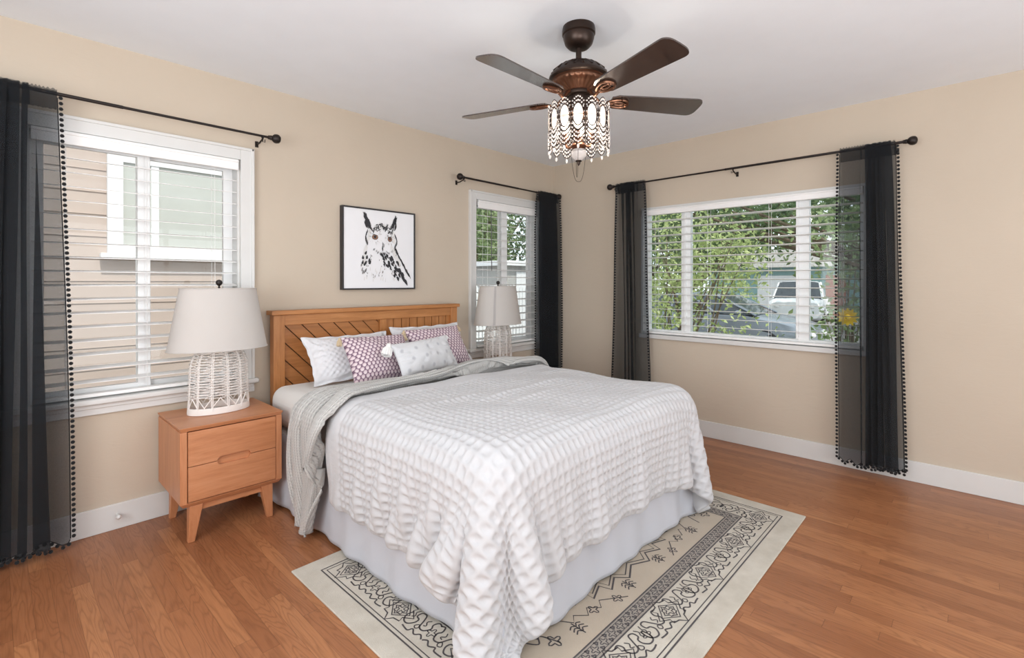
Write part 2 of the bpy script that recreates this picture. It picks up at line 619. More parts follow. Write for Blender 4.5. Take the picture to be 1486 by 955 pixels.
def put_grid(name, P, mat, parent=None, uv=None, closed=None, origin=None, smooth=True):
    """fast numpy quad-grid mesh; closed = second grid joined to the first along its rim"""
    P = np.asarray(P, float)
    a, b = P.shape[:2]
    idx = np.arange(a * b).reshape(a, b)
    q = np.stack([idx[:-1, :-1], idx[:-1, 1:], idx[1:, 1:], idx[1:, :-1]], -1).reshape(-1, 4)
    V = P.reshape(-1, 3)
    if closed is not None:
        V2 = np.asarray(closed, float).reshape(-1, 3)
        q2 = (q + a * b)[:, ::-1]
        rim = np.concatenate([idx[0, :], idx[1:, -1], idx[-1, -2::-1], idx[-2:0:-1, 0]])
        nx = np.roll(rim, -1)
        q3 = np.stack([rim, rim + a * b, nx + a * b, nx], -1)
        V = np.concatenate([V, V2])
        q = np.concatenate([q, q2, q3])
    org = np.array(ORG[parent.name]) if parent is not None else np.array(origin if origin is not None else [*(V[:, :2].min(0) + V[:, :2].max(0)) / 2, V[:, 2].min()])
    V = V - org
    me = bpy.data.meshes.new(name)
    me.vertices.add(len(V))
    me.vertices.foreach_set('co', V.astype(np.float32).ravel())
    me.loops.add(q.size)
    me.loops.foreach_set('vertex_index', q.astype(np.int32).ravel())
    me.polygons.add(len(q))
    me.polygons.foreach_set('loop_start', (np.arange(len(q)) * 4).astype(np.int32))
    me.polygons.foreach_set('loop_total', np.full(len(q), 4, np.int32))
    me.polygons.foreach_set('use_smooth', np.full(len(q), smooth))
    if uv is not None:
        l = me.uv_layers.new(name='UVMap')
        U = uv.reshape(-1, 2)
        if closed is not None:
            U = np.concatenate([U, U])
        l.data.foreach_set('uv', U[q.ravel()].astype(np.float32).ravel())
    me.materials.append(mat)
    me.update()
    me.validate()
    return link_mesh(name, me, parent, tuple(org))


def thing(name, label, cat, loc, group=None):
    o = bpy.data.objects.new(name, None)
    COL.objects.link(o)
    o.location = loc
    o.empty_display_size = 0.1
    ORG[o.name] = Vector(loc)
    return tag(o, label, cat, group)


def tag(o, label, cat, group=None, kind=None):
    o['label'] = label
    o['category'] = cat
    if group:
        o['group'] = group
    if kind:
        o['kind'] = kind
    return o


def struct(name, g, mat, label, cat, smooth=False, bevel=0.0):
    o = put(name, g, mat, None, smooth, bevel)
    return tag(o, label, cat, kind='structure')


def stroke(g, pts, w, z, closed=False):
    """flat ribbon in xy at height z"""
    P = [Vector((p[0], p[1])) for p in pts]
    n = len(P)
    V = []
    for i in range(n):
        if closed:
            d = P[(i + 1) % n] - P[i - 1]
        else:
            d = P[min(i + 1, n - 1)] - P[max(i - 1, 0)]
        if d.length < 1e-9:
            d = Vector((1, 0))
        d.normalize()
        nn = Vector((-d.y, d.x)) * w / 2
        V += [(P[i].x + nn.x, P[i].y + nn.y, z), (P[i].x - nn.x, P[i].y - nn.y, z)]
    F = []
    for i in range(n if closed else n - 1):
        j = (i + 1) % n
        F.append((2 * i, 2 * i + 1, 2 * j + 1, 2 * j))
    g.add(V, F)


def smooth_path(pts, n=6, closed=False):
    """Catmull-Rom through the points"""
    P = [np.array(p, float) for p in pts]
    m = len(P)
    out = []
    for i in range(m if closed else m - 1):
        if closed:
            a, b, c, d = P[i - 1], P[i], P[(i + 1) % m], P[(i + 2) % m]
        else:
            a, b, c, d = P[max(i - 1, 0)], P[i], P[i + 1], P[min(i + 2, m - 1)]
        for k in range(n):
            s = k / n
            out.append(0.5 * ((2 * b) + (c - a) * s + (2 * a - 5 * b + 4 * c - d) * s * s + (3 * b - a - 3 * c + d) * s ** 3))
    if not closed:
        out.append(P[-1])
    return out


# ------------------------------------------------------------------ room shell
XL, YB, H = -5.35, -5.3, 2.44
WT = 0.14
W1 = (-3.865, -2.965, 0.66, 1.97)     # x0 x1 z0 z1 in the head wall
W2 = (-1.090, -0.240, 0.66, 1.97)
W3 = (-2.645, -1.000, 0.79, 1.905)    # y0 y1 z0 z1 in the right wall

struct('floor', G().box(XL - .2, 0.0, YB - .2, 0.0, -0.12, 0), M['floor'], 'warm oak strip floor of the bedroom', 'floor')
struct('ceiling', G().box(XL - .2, WT + .3, YB - 2.6, WT + .12, H, H + .12), M['ceiling'], 'smooth white painted bedroom ceiling', 'ceiling')  # overhang past the back wall added to keep sun out of the room


def wall_x(name, y0, y1, x0, x1, holes, label):      # wall running along x
    g = G()
    xs = x0
    for (a, b, c, d) in sorted(holes):
        g.box(xs, a, y0, y1, 0, H)
        g.box(a, b, y0, y1, 0, c)
        g.box(a, b, y0, y1, d, H)
        xs = b
    g.box(xs, x1, y0, y1, 0, H)
    return struct(name, g, M['wall'], label, 'wall')


def wall_y(name, x0, x1, y0, y1, holes, label):
    g = G()
    ys = y0
    for (a, b, c, d) in sorted(holes):
        g.box(x0, x1, ys, a, 0, H)
        g.box(x0, x1, a, b, 0, c)
        g.box(x0, x1, a, b, d, H)
        ys = b
    g.box(x0, x1, ys, y1, 0, H)
    return struct(name, g, M['wall'], label, 'wall')


wall_x('wall_head', 0, WT, XL, WT, [W1, W2], 'beige plaster wall behind the bed with two white-cased windows')
wall_y('wall_right', 0, WT, YB, 0, [W3], 'beige plaster wall with the wide three-part window')
wall_y('wall_left', XL - WT, XL, YB, WT, [(-3.1, -1.3, 0.65, 2.15)], 'beige plaster wall on the side away from the wide window')  # opening made up for the side fill light
wall_x('wall_back', YB - WT, YB, XL - WT, WT, [(-3.5, -0.9, 0.02, 2.1)], 'beige plaster wall facing the bed')  # opening made up for the back fill light

BT = 0.014
BH = 0.128
struct('baseboard_head', G().box(XL, -BT, -BT, 0, 0, BH), M['trim'], 'white baseboard running under the wall behind the bed', 'baseboard', bevel=0.003)
struct('baseboard_right', G().box(-BT, 0, YB, 0, 0, BH), M['trim'], 'white baseboard along the wall below the wide window', 'baseboard', bevel=0.003)
struct('baseboard_left', G().box(XL, XL + BT, YB, -BT, 0, BH), M['trim'], 'white baseboard on the wall opposite the wide window', 'baseboard', bevel=0.003)


def cased_window(name, op, label, mull, mw):
    """double slider in the head wall with casing, stool and apron"""
    x0, x1, z0, z1 = op
    cw = 0.072
    r = thing(name, label, 'window', ((x0 + x1) / 2, 0, z0))
    r['kind'] = 'structure'
    g = G()
    g.box(x0 - cw, x0, -0.022, 0, z0 + .015, z1 + cw)
    g.box(x1, x1 + cw, -0.022, 0, z0 + .015, z1 + cw)
    g.box(x0, x1, -0.022, 0, z1, z1 + cw)
    # outer back-band
    g.box(x0 - cw - .002, x0 - cw + .014, -0.03, 0, z0 + .015, z1 + cw + .002)
    g.box(x1 + cw - .014, x1 + cw + .002, -0.03, 0, z0 + .015, z1 + cw + .002)
    g.box(x0 - cw, x1 + cw, -0.03, 0, z1 + cw - .014, z1 + cw + .002)
    put('window_casing', g, M['trim'], r, bevel=0.003)
    g = G().box(x0 - cw - .022, x1 + cw + .022, -0.05, 0.03, z0 - .012, z0 + .016)
    put('window_stool', g, M['trim'], r, bevel=0.009, bseg=3)
    g = G().box(x0 - cw - .004, x1 + cw + .004, -0.018, 0, z0 - .066, z0 - .012)
    g.box(x0 - cw + .002, x1 + cw - .002, -0.026, 0, z0 - .034, z0 - .012)
    put('window_apron', g, M['trim'], r, bevel=0.004)
    g = G()
    jy = 0.055
    g.box(x0, x0 + .012, 0, WT, z0 + .012, z1 - .012).box(x1 - .012, x1, 0, WT, z0 + .012, z1 - .012).box(x0, x1, 0, WT, z1 - .012, z1).box(x0, x1, 0.03, WT, z0, z0 + .012)
    put('window_jamb', g, M['trim'], r)
    fw = 0.05
    mid = mull
    for k, (a, b, yy) in enumerate(((x0 + .012, mid + mw / 2, jy), (mid - mw / 2, x1 - .012, jy + .03))):
        g = G()
        g.box(a, a + (fw if k == 0 else mw), yy, yy + .028, z0 + .012, z1 - .012)
        g.box(b - (mw if k == 0 else fw), b, yy, yy + .028, z0 + .012, z1 - .012)
        g.box(a + .002, b - .002, yy + .0015, yy + .0265, z0 + .013, z0 + .06)
        g.box(a + .002, b - .002, yy + .0015, yy + .0265, z1 - .06, z1 - .013)
        s = put('window_sash', g, M['vinyl'], r, bevel=0.003)
        put('window_pane', G().box(a + .03, b - .03, yy + .012, yy + .016, z0 + .04, z1 - .04), M['glass'], s)
    return r


cased_window('window_1', W1, 'white-cased slider window behind the leftmost curtain, facing the peach house', -3.415, 0.056)
cased_window('window_2', W2, 'white-cased slider window between the owl picture and the room corner', -0.666, 0.075)

# window 3: wide, three lights, no casing
y0, y1, z0, z1 = W3
w3 = thing('window_3', 'wide three-part window looking out on shrubs and a parked car', 'window', (0, (y0 + y1) / 2, z0))
w3['kind'] = 'structure'
g = G()
g.box(-.008, WT, y0, y0 + .02, z0, z1 - .02).box(-.008, WT, y1 - .02, y1, z0, z1 - .02).box(-.008, WT, y0, y1, z1 - .02, z1)
put('window_jamb', g, M['trim'], w3, bevel=0.002)
put('window_stool', G().box(-.028, WT, y0 - .012, y1 + .012, z0 - .03, z0 + .006), M['trim'], w3, bevel=0.004)
g = G()
fx0, fx1 = 0.05, 0.10
for a, b in ((y0 + .02, y0 + .05), (y1 - .05, y1 - .02), (-1.425, -1.345), (-2.297, -2.222)):
    g.box(fx0, fx1, a, b, z0, z1)
g.box(fx0 + .0015, fx1 - .0015, y0 + .02, y1 - .02, z0 + .001, z0 + .045).box(fx0 + .0015, fx1 - .0015, y0 + .02, y1 - .02, z1 - .05, z1 - .02)
g.box(fx0 - .015, fx0, -1.392, -1.372, z0 + .045, z1 - .05).box(fx0 - .015, fx0, -2.232, -2.215, z0 + .045, z1 - .05)
put('window_frame', g, M['vinyl'], w3, bevel=0.003)
for a, b in ((-2.6, -2.29), (-2.23, -1.42), (-1.35, -1.04)):
    put('window_pane', G().box(fx0 + .02, fx0 + .024, a, b, z0 + .03, z1 - .03), M['glass'], w3)

# made-up, unseen openings in the other two walls, framed around the added fill lights
g = G()
for a, b in ((-3.5, -3.44), (-2.23, -2.17), (-0.96, -0.9)):
    g.box(a, b, YB - .1, YB - .04, 0.02, 2.1)
g.box(-3.5, -0.9, YB - .1, YB - .04, 2.04, 2.1)
tag(put('back_fill_frame', g, M['vinyl'], None), 'white made-up door frame around the added fill light facing the bed', 'door', kind='structure')
g = G()
for a, b in ((-3.1, -3.05), (-2.22, -2.18), (-1.35, -1.3)):
    g.box(XL - .1, XL - .05, a, b, .65, 2.15)
g.box(XL - .1, XL - .05, -3.1, -1.3, .65, .7).box(XL - .1, XL - .05, -3.1, -1.3, 2.1, 2.15)
tag(put('side_fill_frame', g, M['vinyl'], None), 'white made-up slider frame around the added fill light opposite the wide window', 'window', kind='structure')


# ------------------------------------------------------------------ blinds
def blind(label, axis, a0, a1, ztop, zbot, depth, tilt, valh, pitch=0.068, sw=0.058, wand=None, loc_d=0.0):
    """axis x: slats run along x at y = depth; axis y: along y at x = depth (inside the reveal)"""
    def P(a, d, z):
        return (a, d, z) if axis == 'x' else (d, a, z)
    mid = (a0 + a1) / 2
    r = thing('window_blind', label, 'blind', P(mid, depth, zbot), 'white slatted window blinds')
    def bx(g, a, b, d0, d1, z0_, z1_):
        return g.box(a, b, d0, d1, z0_, z1_) if axis == 'x' else g.box(d0, d1, a, b, z0_, z1_)
    put('valance', bx(bx(G(), a0, a1, depth - .045, depth - .032, ztop - valh, ztop), a0, a1, depth - .05, depth - .032, ztop - valh * .28, ztop - .004), M['slat'], r, bevel=0.003)
    put('headrail', bx(G(), a0 + .01, a1 - .01, depth - .028, depth + .028, ztop - .045, ztop - .004), M['slat'], r)
    g = G()
    z = ztop - valh + 0.012
    ca, sa = math.cos(tilt) * sw / 2, math.sin(tilt) * sw / 2
    nrm = (-math.sin(tilt), math.cos(tilt))
    zs = []
    while z > zbot + .05:
        zs.append(z)
        a, b = a0 + .006, a1 - .006
        t_ = 0.0014
        prof = []
        # cross-section: room edge at depth-ca, height follows tilt; slight crown
        for s_, cr in ((-1, 0), (0, .0015), (1, 0)):
            prof.append((depth + s_ * ca, z + s_ * sa + cr))
        low = [(p[0], p[1] - 2 * t_) for p in prof][::-1]
        poly = prof + low
        n = len(poly)
        V = [P(a, q[0], q[1]) for q in poly] + [P(b, q[0], q[1]) for q in poly]
        F = [tuple(range(n)), tuple(range(2 * n - 1, n - 1, -1))] + [(i, i + n, (i + 1) % n + n, (i + 1) % n) for i in range(n)]
        g.add(V, F)
        z -= pitch
    put('slats', g, M['slat'], r)
    put('bottom_rail', bx(G(), a0 + .006, a1 - .006, depth - .027, depth + .027, zbot + .003, zbot + .02), M['slat'], r, bevel=0.003)
    g = G()
    nl = max(2, round((a1 - a0) / 0.55) + 1)
    for k in range(nl):
        a = a0 + .12 + (a1 - a0 - .24) * k / (nl - 1)
        for d in (-.031, .031):
            g.tube([P(a, depth + d, zbot + .02), P(a, depth + d, ztop - .03)], 0.0011, 4)
    put('ladder_cord', g, M['slat'], r)
    if wand is not None:
        g = G()
        g.tube([P(wand[0], depth - .052, ztop - valh - .005), P(wand[0] + .004, depth - .055, wand[1])], 0.0038, 6)
        put('tilt_wand', g, M[wand[2]], r, smooth=True)
    return r


blind('white slatted blind covering the window beside the leftmost curtain', 'x', W1[0] + .015, W1[1] - .015, 1.966, .68, .012, math.radians(8), .062, wand=None)
blind('white slatted blind in the narrow window behind the lamp by the room corner', 'x', W2[0] + .015, W2[1] - .015, 1.966, .68, .012, math.radians(7), .07, wand=(-.93, 1.35, 'ink2'))
blind('wide white slatted blind across the three-part window', 'y', W3[0] + .022, W3[1] - .022, 1.882, .80, .014, math.radians(-5), .05, pitch=.0635)


# ------------------------------------------------------------------ curtain rods
def rod(label, axis, a0, a1, z, off, brackets, rings=()):
    def P(a, d, zz):
        return (a, -d, zz) if axis == 'x' else (-d, a, zz)
    r = thing('curtain_rod', label, 'curtain rod', P((a0 + a1) / 2, 0, z), 'dark bronze curtain rods')
    m = (a0 + a1) / 2 + .05
    g = G().tube([P(a0 + .03, off, z), P(m, off, z)], .0085, 12)
    g.tube([P(m, off, z), P(a1 - .03, off, z)], .007, 12)
    put('rod_tube', g, M['black_metal'], r, smooth=True)
    for a, s in ((a0, 1), (a1, -1)):
        g = G()
        pts = [(.0, .0185), (.008, .0255), (.02, .028), (.032, .0255), (.042, .017), (.046, .012), (.052, .015), (.057, .012), (.066, .012)]
        V = []
        seg = 16
        for (q, rr) in [(-.004, .006)] + pts:
            for k in range(seg):
                an = 2 * PI * k / seg
                V.append(P(a - s * .018 + s * q, off + rr * math.cos(an), z + rr * math.sin(an)))
        n = len(pts) + 1
        F = [(i * seg + k, i * seg + (k + 1) % seg, (i + 1) * seg + (k + 1) % seg, (i + 1) * seg + k) for i in range(n - 1) for k in range(seg)]
        F += [tuple(range(seg)), tuple((n - 1) * seg + k for k in range(seg))]
        g.add(V, F)
        put('finial', g, M['black_metal'], r, smooth=True)
    for a in brackets:
        g = G()
        g.tube([P(a, 0.004, z - .03), P(a, off * .5, z - .03), P(a, off, z - .016)], .005, 8)
        ring = [P(a, off + .013 * math.cos(q), z + .013 * math.sin(q)) for q in np.linspace(PI * .95, PI * 2.05, 9)]
        g.tube(ring, .004, 6)
        V0 = len(g.V)
        if axis == 'x':
            g.box(a - .009, a + .009, -.005, 0, z - .048, z - .012)
        else:
            g.box(-.005, 0, a - .009, a + .009, z - .048, z - .012)
        g.tube([P(a, off, z - .014), P(a, off, z - .034), P(a + .012, off, z - .034), P(a + .012, off, z - .018)], .0028, 6)
        put('bracket', g, M['black_metal'], r, smooth=False)
    return r


rod('dark bronze curtain rod over the window beside the leftmost curtain', 'x', -4.36, -2.79, 2.113, .10, (-4.2, -2.87))
rod('short dark bronze curtain rod between the owl picture and the room corner', 'x', -1.345, -.035, 2.113, .10, (-1.30, -.12))
rod('long dark bronze curtain rod above the wide three-part window', 'y', -2.885, -.735, 2.116, .10, (-2.80, -1.82, -.80))


# ------------------------------------------------------------------ curtains
def zig(t0, t1, n, over, A, rnd, d0=0.0):
    out = []
    st = (t1 - t0) / n
    for k in range(n):
        c = t0 + st * (k + .5)
        out.append((c - st / 2 - over * st * rnd.uniform(.3, .6), d0 - A * rnd.uniform(.6, 1)))
        out.append((c + st * .1, d0 + A * rnd.uniform(-.2, .2)))
        out.append((c + st / 2 + over * st * rnd.uniform(.3, .6), d0 + A * rnd.uniform(.6, 1)))
    return out


def curtain(label, axis, top, bot, ztop, zb, off, edges=(True, True), seed=1, hemwave=0.012, nz=44, header=0.055):
    """top, bot: plan control points (t along the wall, d towards the room), same count"""
    rnd = random.Random(seed)
    T = np.array(smooth_path(top, 7))
    B = np.array(smooth_path(bot, 7))
    n = len(T)
    def P(t, d, z):
        return (t, -off - d, z) if axis == 'x' else (-off - d, t, z)
    zs = np.concatenate([[ztop + .018, ztop + .012, ztop - .004, ztop - .02, ztop - .045], np.linspace(ztop - .07, zb, nz)])
    rows = []
    ph = rnd.uniform(0, 6)
    for z in zs:
        f = (ztop - z) / (ztop - zb)
        f = max(0.0, min(1.0, f))
        e = f ** .8
        gather = 0.45 + .55 * min(1, f * 6)
        row = []
        for k in range(n):
            tt = T[k, 0] * (1 - e) + B[k, 0] * e + .004 * math.sin(5 * f + k * .15 + ph)
            dd = (T[k, 1] * (1 - e) + B[k, 1] * e) * gather + .004 * math.sin(9 * f + k * .21 + ph * 2)
            zz = z
            if z > ztop - .05:      # gathered rod pocket hugging the rod, ruffle above
                dd = dd * .35 + .010
                zz = z + .004 * math.sin(k * 1.3 + ph) * (1 if z > ztop else .3)
            if f > .97:
                zz += hemwave * math.sin(k * .35 + ph)
            row.append(P(tt, dd, zz))
        rows.append(row)
    rows = np.array(rows)
    o = put_grid('sheer_curtain', rows, M['voile'])
    tag(o, label, 'curtain', 'sheer black pom-pom curtains')
    # doubled rod pocket (back layer) and doubled hem
    back = []
    for i, z in enumerate((ztop + .016, ztop + .008, ztop - .004, ztop - .02, ztop - .045, ztop - header - .015)):
        row = []
        for k in range(n):
            tt = T[k, 0] + .003 * math.sin(k * .7)
            row.append(P(tt, T[k, 1] * .35 - .012 + .006 * math.sin(k * 1.7), z))
        back.append(row)
    put_grid('rod_pocket', np.array(back), M['voile'], o)
    # pom-pom trim on the side edges and the hem
    g = G()
    def path_of(arr):
        return [Vector(v) for v in arr]
    def along(pts, stp):
        out = []
        acc = 0
        for a, b in zip(pts[:-1], pts[1:]):
            L = (b - a).length
            s = acc
            while s < L:
                out.append(a.lerp(b, s / L if L else 0))
                s += stp
            acc = s - L
        return out
    side = []
    if edges[0]:
        side.append((rows[3:, 0], -1))
    if edges[1]:
        side.append((rows[3:, -1], 1))
    for arr, sgn in side:
        pts = path_of(arr)
        g.tube([tuple(p) for p in pts[::2]] + [tuple(pts[-1])], .0022, 5)
        for p in along(pts, .0245):
            q = (p.x + sgn * .011, p.y - .002, p.z) if axis == 'x' else (p.x - .002, p.y + sgn * .011, p.z)
            g.ball(q, .0085, 7, 5)
    hem = path_of(rows[-1])
    g.tube([tuple(p) for p in hem[::2]], .0022, 5)
    for p in along(hem, .026):
        g.ball((p.x, p.y, p.z - .011), .0085, 7, 5)
    put('pom_pom_trim', g, M['pom'], o, smooth=True)
    return o


rn = random.Random(5)
# leftmost curtain on the first window: dark folds, then a sheer flat panel towards the glass
topA = zig(-4.22, -3.875, 9, 1.3, .028, rn) + [(-3.875, .0), (-3.865, .012), (-3.85, -.008), (-3.835, .012), (-3.815, -.006), (-3.79, .008), (-3.762, .0)]
rn = random.Random(6)
botA = zig(-4.28, -3.90, 9, 1.1, .04, rn) + [(-3.90, .02), (-3.85, .05), (-3.79, .04), (-3.85, -.02), (-3.80, -.03), (-3.75, .01), (-3.722, .0)]
curtain('leftmost sheer black curtain, gathered at the edge of the picture', 'x', topA, botA, 2.113, .045, .10, (False, True), 3)

rn = random.Random(8)
topB = zig(-.345, -.075, 6, 1.4, .026, rn)
rn = random.Random(8)
botB = zig(-.33, -.05, 6, 1.1, .034, rn)
curtain('bunched black curtain hanging in the room corner beside the narrow window', 'x', topB, botB, 2.113, .05, .10, (True, True), 4)

rn = random.Random(12)
topC = [(-.80, .0), (-.83, .014)] + zig(-.84, -1.0, 5, 1.5, .022, rn) + [(-1.01, 0), (-1.04, .012), (-1.065, -.006), (-1.085, .0)]
rn = random.Random(12)
botC = [(-.752, .0), (-.81, .02)] + zig(-.86, -1.05, 5, 1.3, .036, rn) + [(-1.06, 0), (-1.09, .02), (-1.12, -.01), (-1.15, .0)]
curtain('sheer black curtain at the window side nearest the room corner, behind the bed', 'y', topC, botC, 2.116, .06, .10, (True, True), 9)

rn = random.Random(21)
topD = [(-2.797, 0)] + zig(-2.78, -2.635, 6, 1.5, .026, rn)[::1] + [(-2.62, 0), (-2.60, .014), (-2.575, -.008), (-2.55, .012), (-2.525, -.004), (-2.505, .004)]
rn = random.Random(21)
botD = [(-2.843, 0)] + zig(-2.83, -2.64, 6, 1.2, .036, rn)[::1] + [(-2.63, 0.01), (-2.61, .03), (-2.58, .0), (-2.555, .016), (-2.525, -.004), (-2.50, .0)]
curtain('sheer black curtain at the wide window, hanging full length to the baseboard', 'y', topD, botD, 2.116, .075, .10, (True, True), 15)

# ------------------------------------------------------------------ bed
BX0, BX1, BY1 = -2.85, -1.35, -2.03
MT = 0.635
bed = thing('bed', 'queen bed with honey pine headboard of diagonal and upright planks', 'bed', (-2.1, -1.06, 0))
hb = thing('headboard', '', 'x', (-2.1, -.075, 0))
for k in ('label', 'category'):
    del hb[k]
hb.parent = bed
hb.location = Vector((-2.1, -.075, 0)) - Vector((-2.1, -1.06, 0))
HX0, HX1 = -2.812, -1.378
for x0_, x1_ in ((HX0, HX0 + .068), (HX1 - .062, HX1)):
    put('headboard_post', G().box(x0_, x1_, -.105, -.045, 0, 1.05), M['pine_v'], hb, bevel=.004)
put('cap_rail', G().box(HX0 - .016, HX1 + .016, -.122, -.03, 1.05, 1.076), M['pine'], hb, bevel=.004)
put('top_rail', G().box(HX0 + .068, HX1 - .062, -.098, -.052, .985, 1.05), M['pine'], hb, bevel=.003)
put('bottom_rail', G().box(HX0 + .068, HX1 - .062, -.098, -.052, .38, .46), M['pine'], hb, bevel=.003)
cx = -2.055
put('centre_stile', G().box(cx - .026, cx + .026, -.098, -.052, .46, .985), M['pine_v'], hb, bevel=.003)
put('backing_board', G().box(HX0 + .05, HX1 - .05, -.062, -.054, .4, 1.0), M['pine_dark'], hb)


def clip(poly, ax, v, keep_less):
    out = []
    for i in range(len(poly)):
        a, b = poly[i], poly[(i + 1) % len(poly)]
        ia = (a[ax] <= v) == keep_less
        ib = (b[ax] <= v) == keep_less
        if ia:
            out.append(a)
        if ia != ib:
            s = (v - a[ax]) / (b[ax] - a[ax])
            out.append(tuple(a[k] + s * (b[k] - a[k]) for k in (0, 1)))
    return out


g = G()
px0, px1, pz0, pz1 = HX0 + .068, cx - .026, .46, .985
step, gapw = .106, .009
for k in range(-8, 16):
    c0 = px0 + k * step
    # board bounded by two 45-degree lines x - (pz1 - z) = c
    poly = [(c0 + gapw, pz1), (c0 + step, pz1), (c0 + step + .6, pz1 - .6), (c0 + gapw + .6, pz1 - .6)]
    poly = clip(poly, 0, px0 + .002, False)
    if len(poly) > 2:
        poly = clip(poly, 0, px1 - .002, True)
    if len(poly) > 2:
        poly = clip(poly, 1, pz0, False)
    if len(poly) > 2:
        g.prism(poly, -.078, -.063, 'y')
put('diagonal_planks', g, wood('pine_planks_diagonal', (146, 93, 50), (172, 113, 64), (190, 131, 80), 'x', knots=False), hb)
g = G()
w_ = (HX1 - .062 - (cx + .026)) / 8.5
x_ = cx + .026 + .003
while x_ < HX1 - .062:
    g.box(x_, min(x_ + w_ - .007, HX1 - .063), -.078, -.063, .46, .985)
    x_ += w_
put('upright_planks', g, M['pine_v'], hb)
for x0_, x1_ in ((BX0 + .03, BX0 + .06), (BX1 - .06, BX1 - .03)):
    put('side_rail', G().box(x0_, x1_, BY1 + .05, -.1, .18, .26), M['pine'], bed, bevel=.003)
put('foot_rail', G().box(BX0 + .03, BX1 - .03, BY1 + .03, BY1 + .06, .18, .26), M['pine'], bed, bevel=.003)
for x_ in (BX0 + .06, BX1 - .1):
    put('bed_leg', G().box(x_, x_ + .04, BY1 + .06, BY1 + .10, .0095, .18), M['pine_v'], bed)


def rbox(x0, x1, y0, y1, z0, z1, r, n=5):
    """box with rounded edges as a dense grid shell"""
    g = G().box(x0, x1, y0, y1, z0, z1)
    return g


box_sp = put('box_spring', rbox(BX0 + .01, BX1 - .01, BY1 + .01, -.12, .262, .40, .02), M['sheet'], None, bevel=.02, bseg=3)
tag(box_sp, 'white box spring under the mattress, hidden by the bed skirt', 'box spring')
mt = put('mattress', rbox(BX0, BX1, BY1, -.125, .402, MT, .06), M['sheet'], None, smooth=True, bevel=.075, bseg=6)
tag(mt, 'mattress in a white fitted sheet showing beside the pillows', 'mattress')

# bed skirt: three hanging panels
sk = thing('bed_skirt', 'white cotton bed skirt hanging to the floor below the waffle duvet', 'bed skirt', (-2.1, -1.06, 0))


def skirt_panel(p0, p1, nrm, seed, flare=.05):
    rnd = random.Random(seed)
    L = math.hypot(p1[0] - p0[0], p1[1] - p0[1])
    n = int(L / .02)
    ph = [rnd.uniform(0, 6) for _ in range(4)]
    rows = []
    for z in (.402, .36, .30, .24, .18, .12, .07, .03, .012):
        f = (0.4 - z) / .4
        row = []
        for k in range(n + 1):
            s = k / n
            w = (.010 * math.sin(2 * PI * L * s / .45 + ph[0]) + .007 * math.sin(2 * PI * L * s / .19 + ph[1]) + .006 * math.sin(2 * PI * L * s / .8 + ph[2]))
            ends = flare * (max(0, (s - .85) / .15) ** 2 + max(0, (.12 - s) / .12) ** 2) * f
            d = .012 + f * (.012 + w * .9) + ends
            zz = z + (.006 + .006 * math.sin(2 * PI * L * s / .5 + ph[3])) * (f > .9)
            ext = .02 * f
            row.append((p0[0] + (p1[0] - p0[0]) * (s * (1 + ext) - ext / 2) + nrm[0] * d, p0[1] + (p1[1] - p0[1]) * (s * (1 + ext) - ext / 2) + nrm[1] * d, zz))
        rows.append(row)
    R = np.array(rows)
    return R


def thick(R, t=.0018):
    du = np.gradient(R, axis=1)
    dv = np.gradient(R, axis=0)
    n = np.cross(du, dv)
    n /= np.linalg.norm(n, axis=2, keepdims=True) + 1e-9
    return R - n * t


for p0, p1, nr, sd in (((BX0, BY1), (BX0, -.2), (-1, 0), 3), ((BX0, BY1), (BX1, BY1), (0, -1), 5), ((BX1, BY1), (BX1, -.2), (1, 0), 8)):
    R = skirt_panel(p0, p1, nr, sd)
    put_grid('skirt_panel', R, M['skirt'], sk, closed=thick(R))


# ------------------------------------------------------------------ duvet: position-based cloth over the mattress
def sdf_push(P, mu):
    c = np.array([(BX0 + BX1) / 2, -1.06, -.2])
    hh = np.array([(BX1 - BX0) / 2 + .02, .97 + .02, MT + .2 + .02])
    r = .095
    q = P - c
    a = np.abs(q) - (hh - r)
    m = np.maximum(a, 0)
    L = np.linalg.norm(m, axis=-1)
    ins = np.minimum(a.max(-1), 0)
    d = L + ins - r
    hit = d < 0
    nrm = np.zeros_like(P)
    out = L > 1e-9
    nrm[out] = (m[out] / L[out][:, None]) * np.sign(q[out])
    ins_m = ~out
    if ins_m.any():
        ax = a[ins_m].argmax(-1)
        z = np.zeros((ins_m.sum(), 3))
        z[np.arange(len(ax)), ax] = np.sign(q[ins_m][np.arange(len(ax)), ax])
        nrm[ins_m] = z
    P[hit] -= nrm[hit] * d[hit][:, None]
    return hit


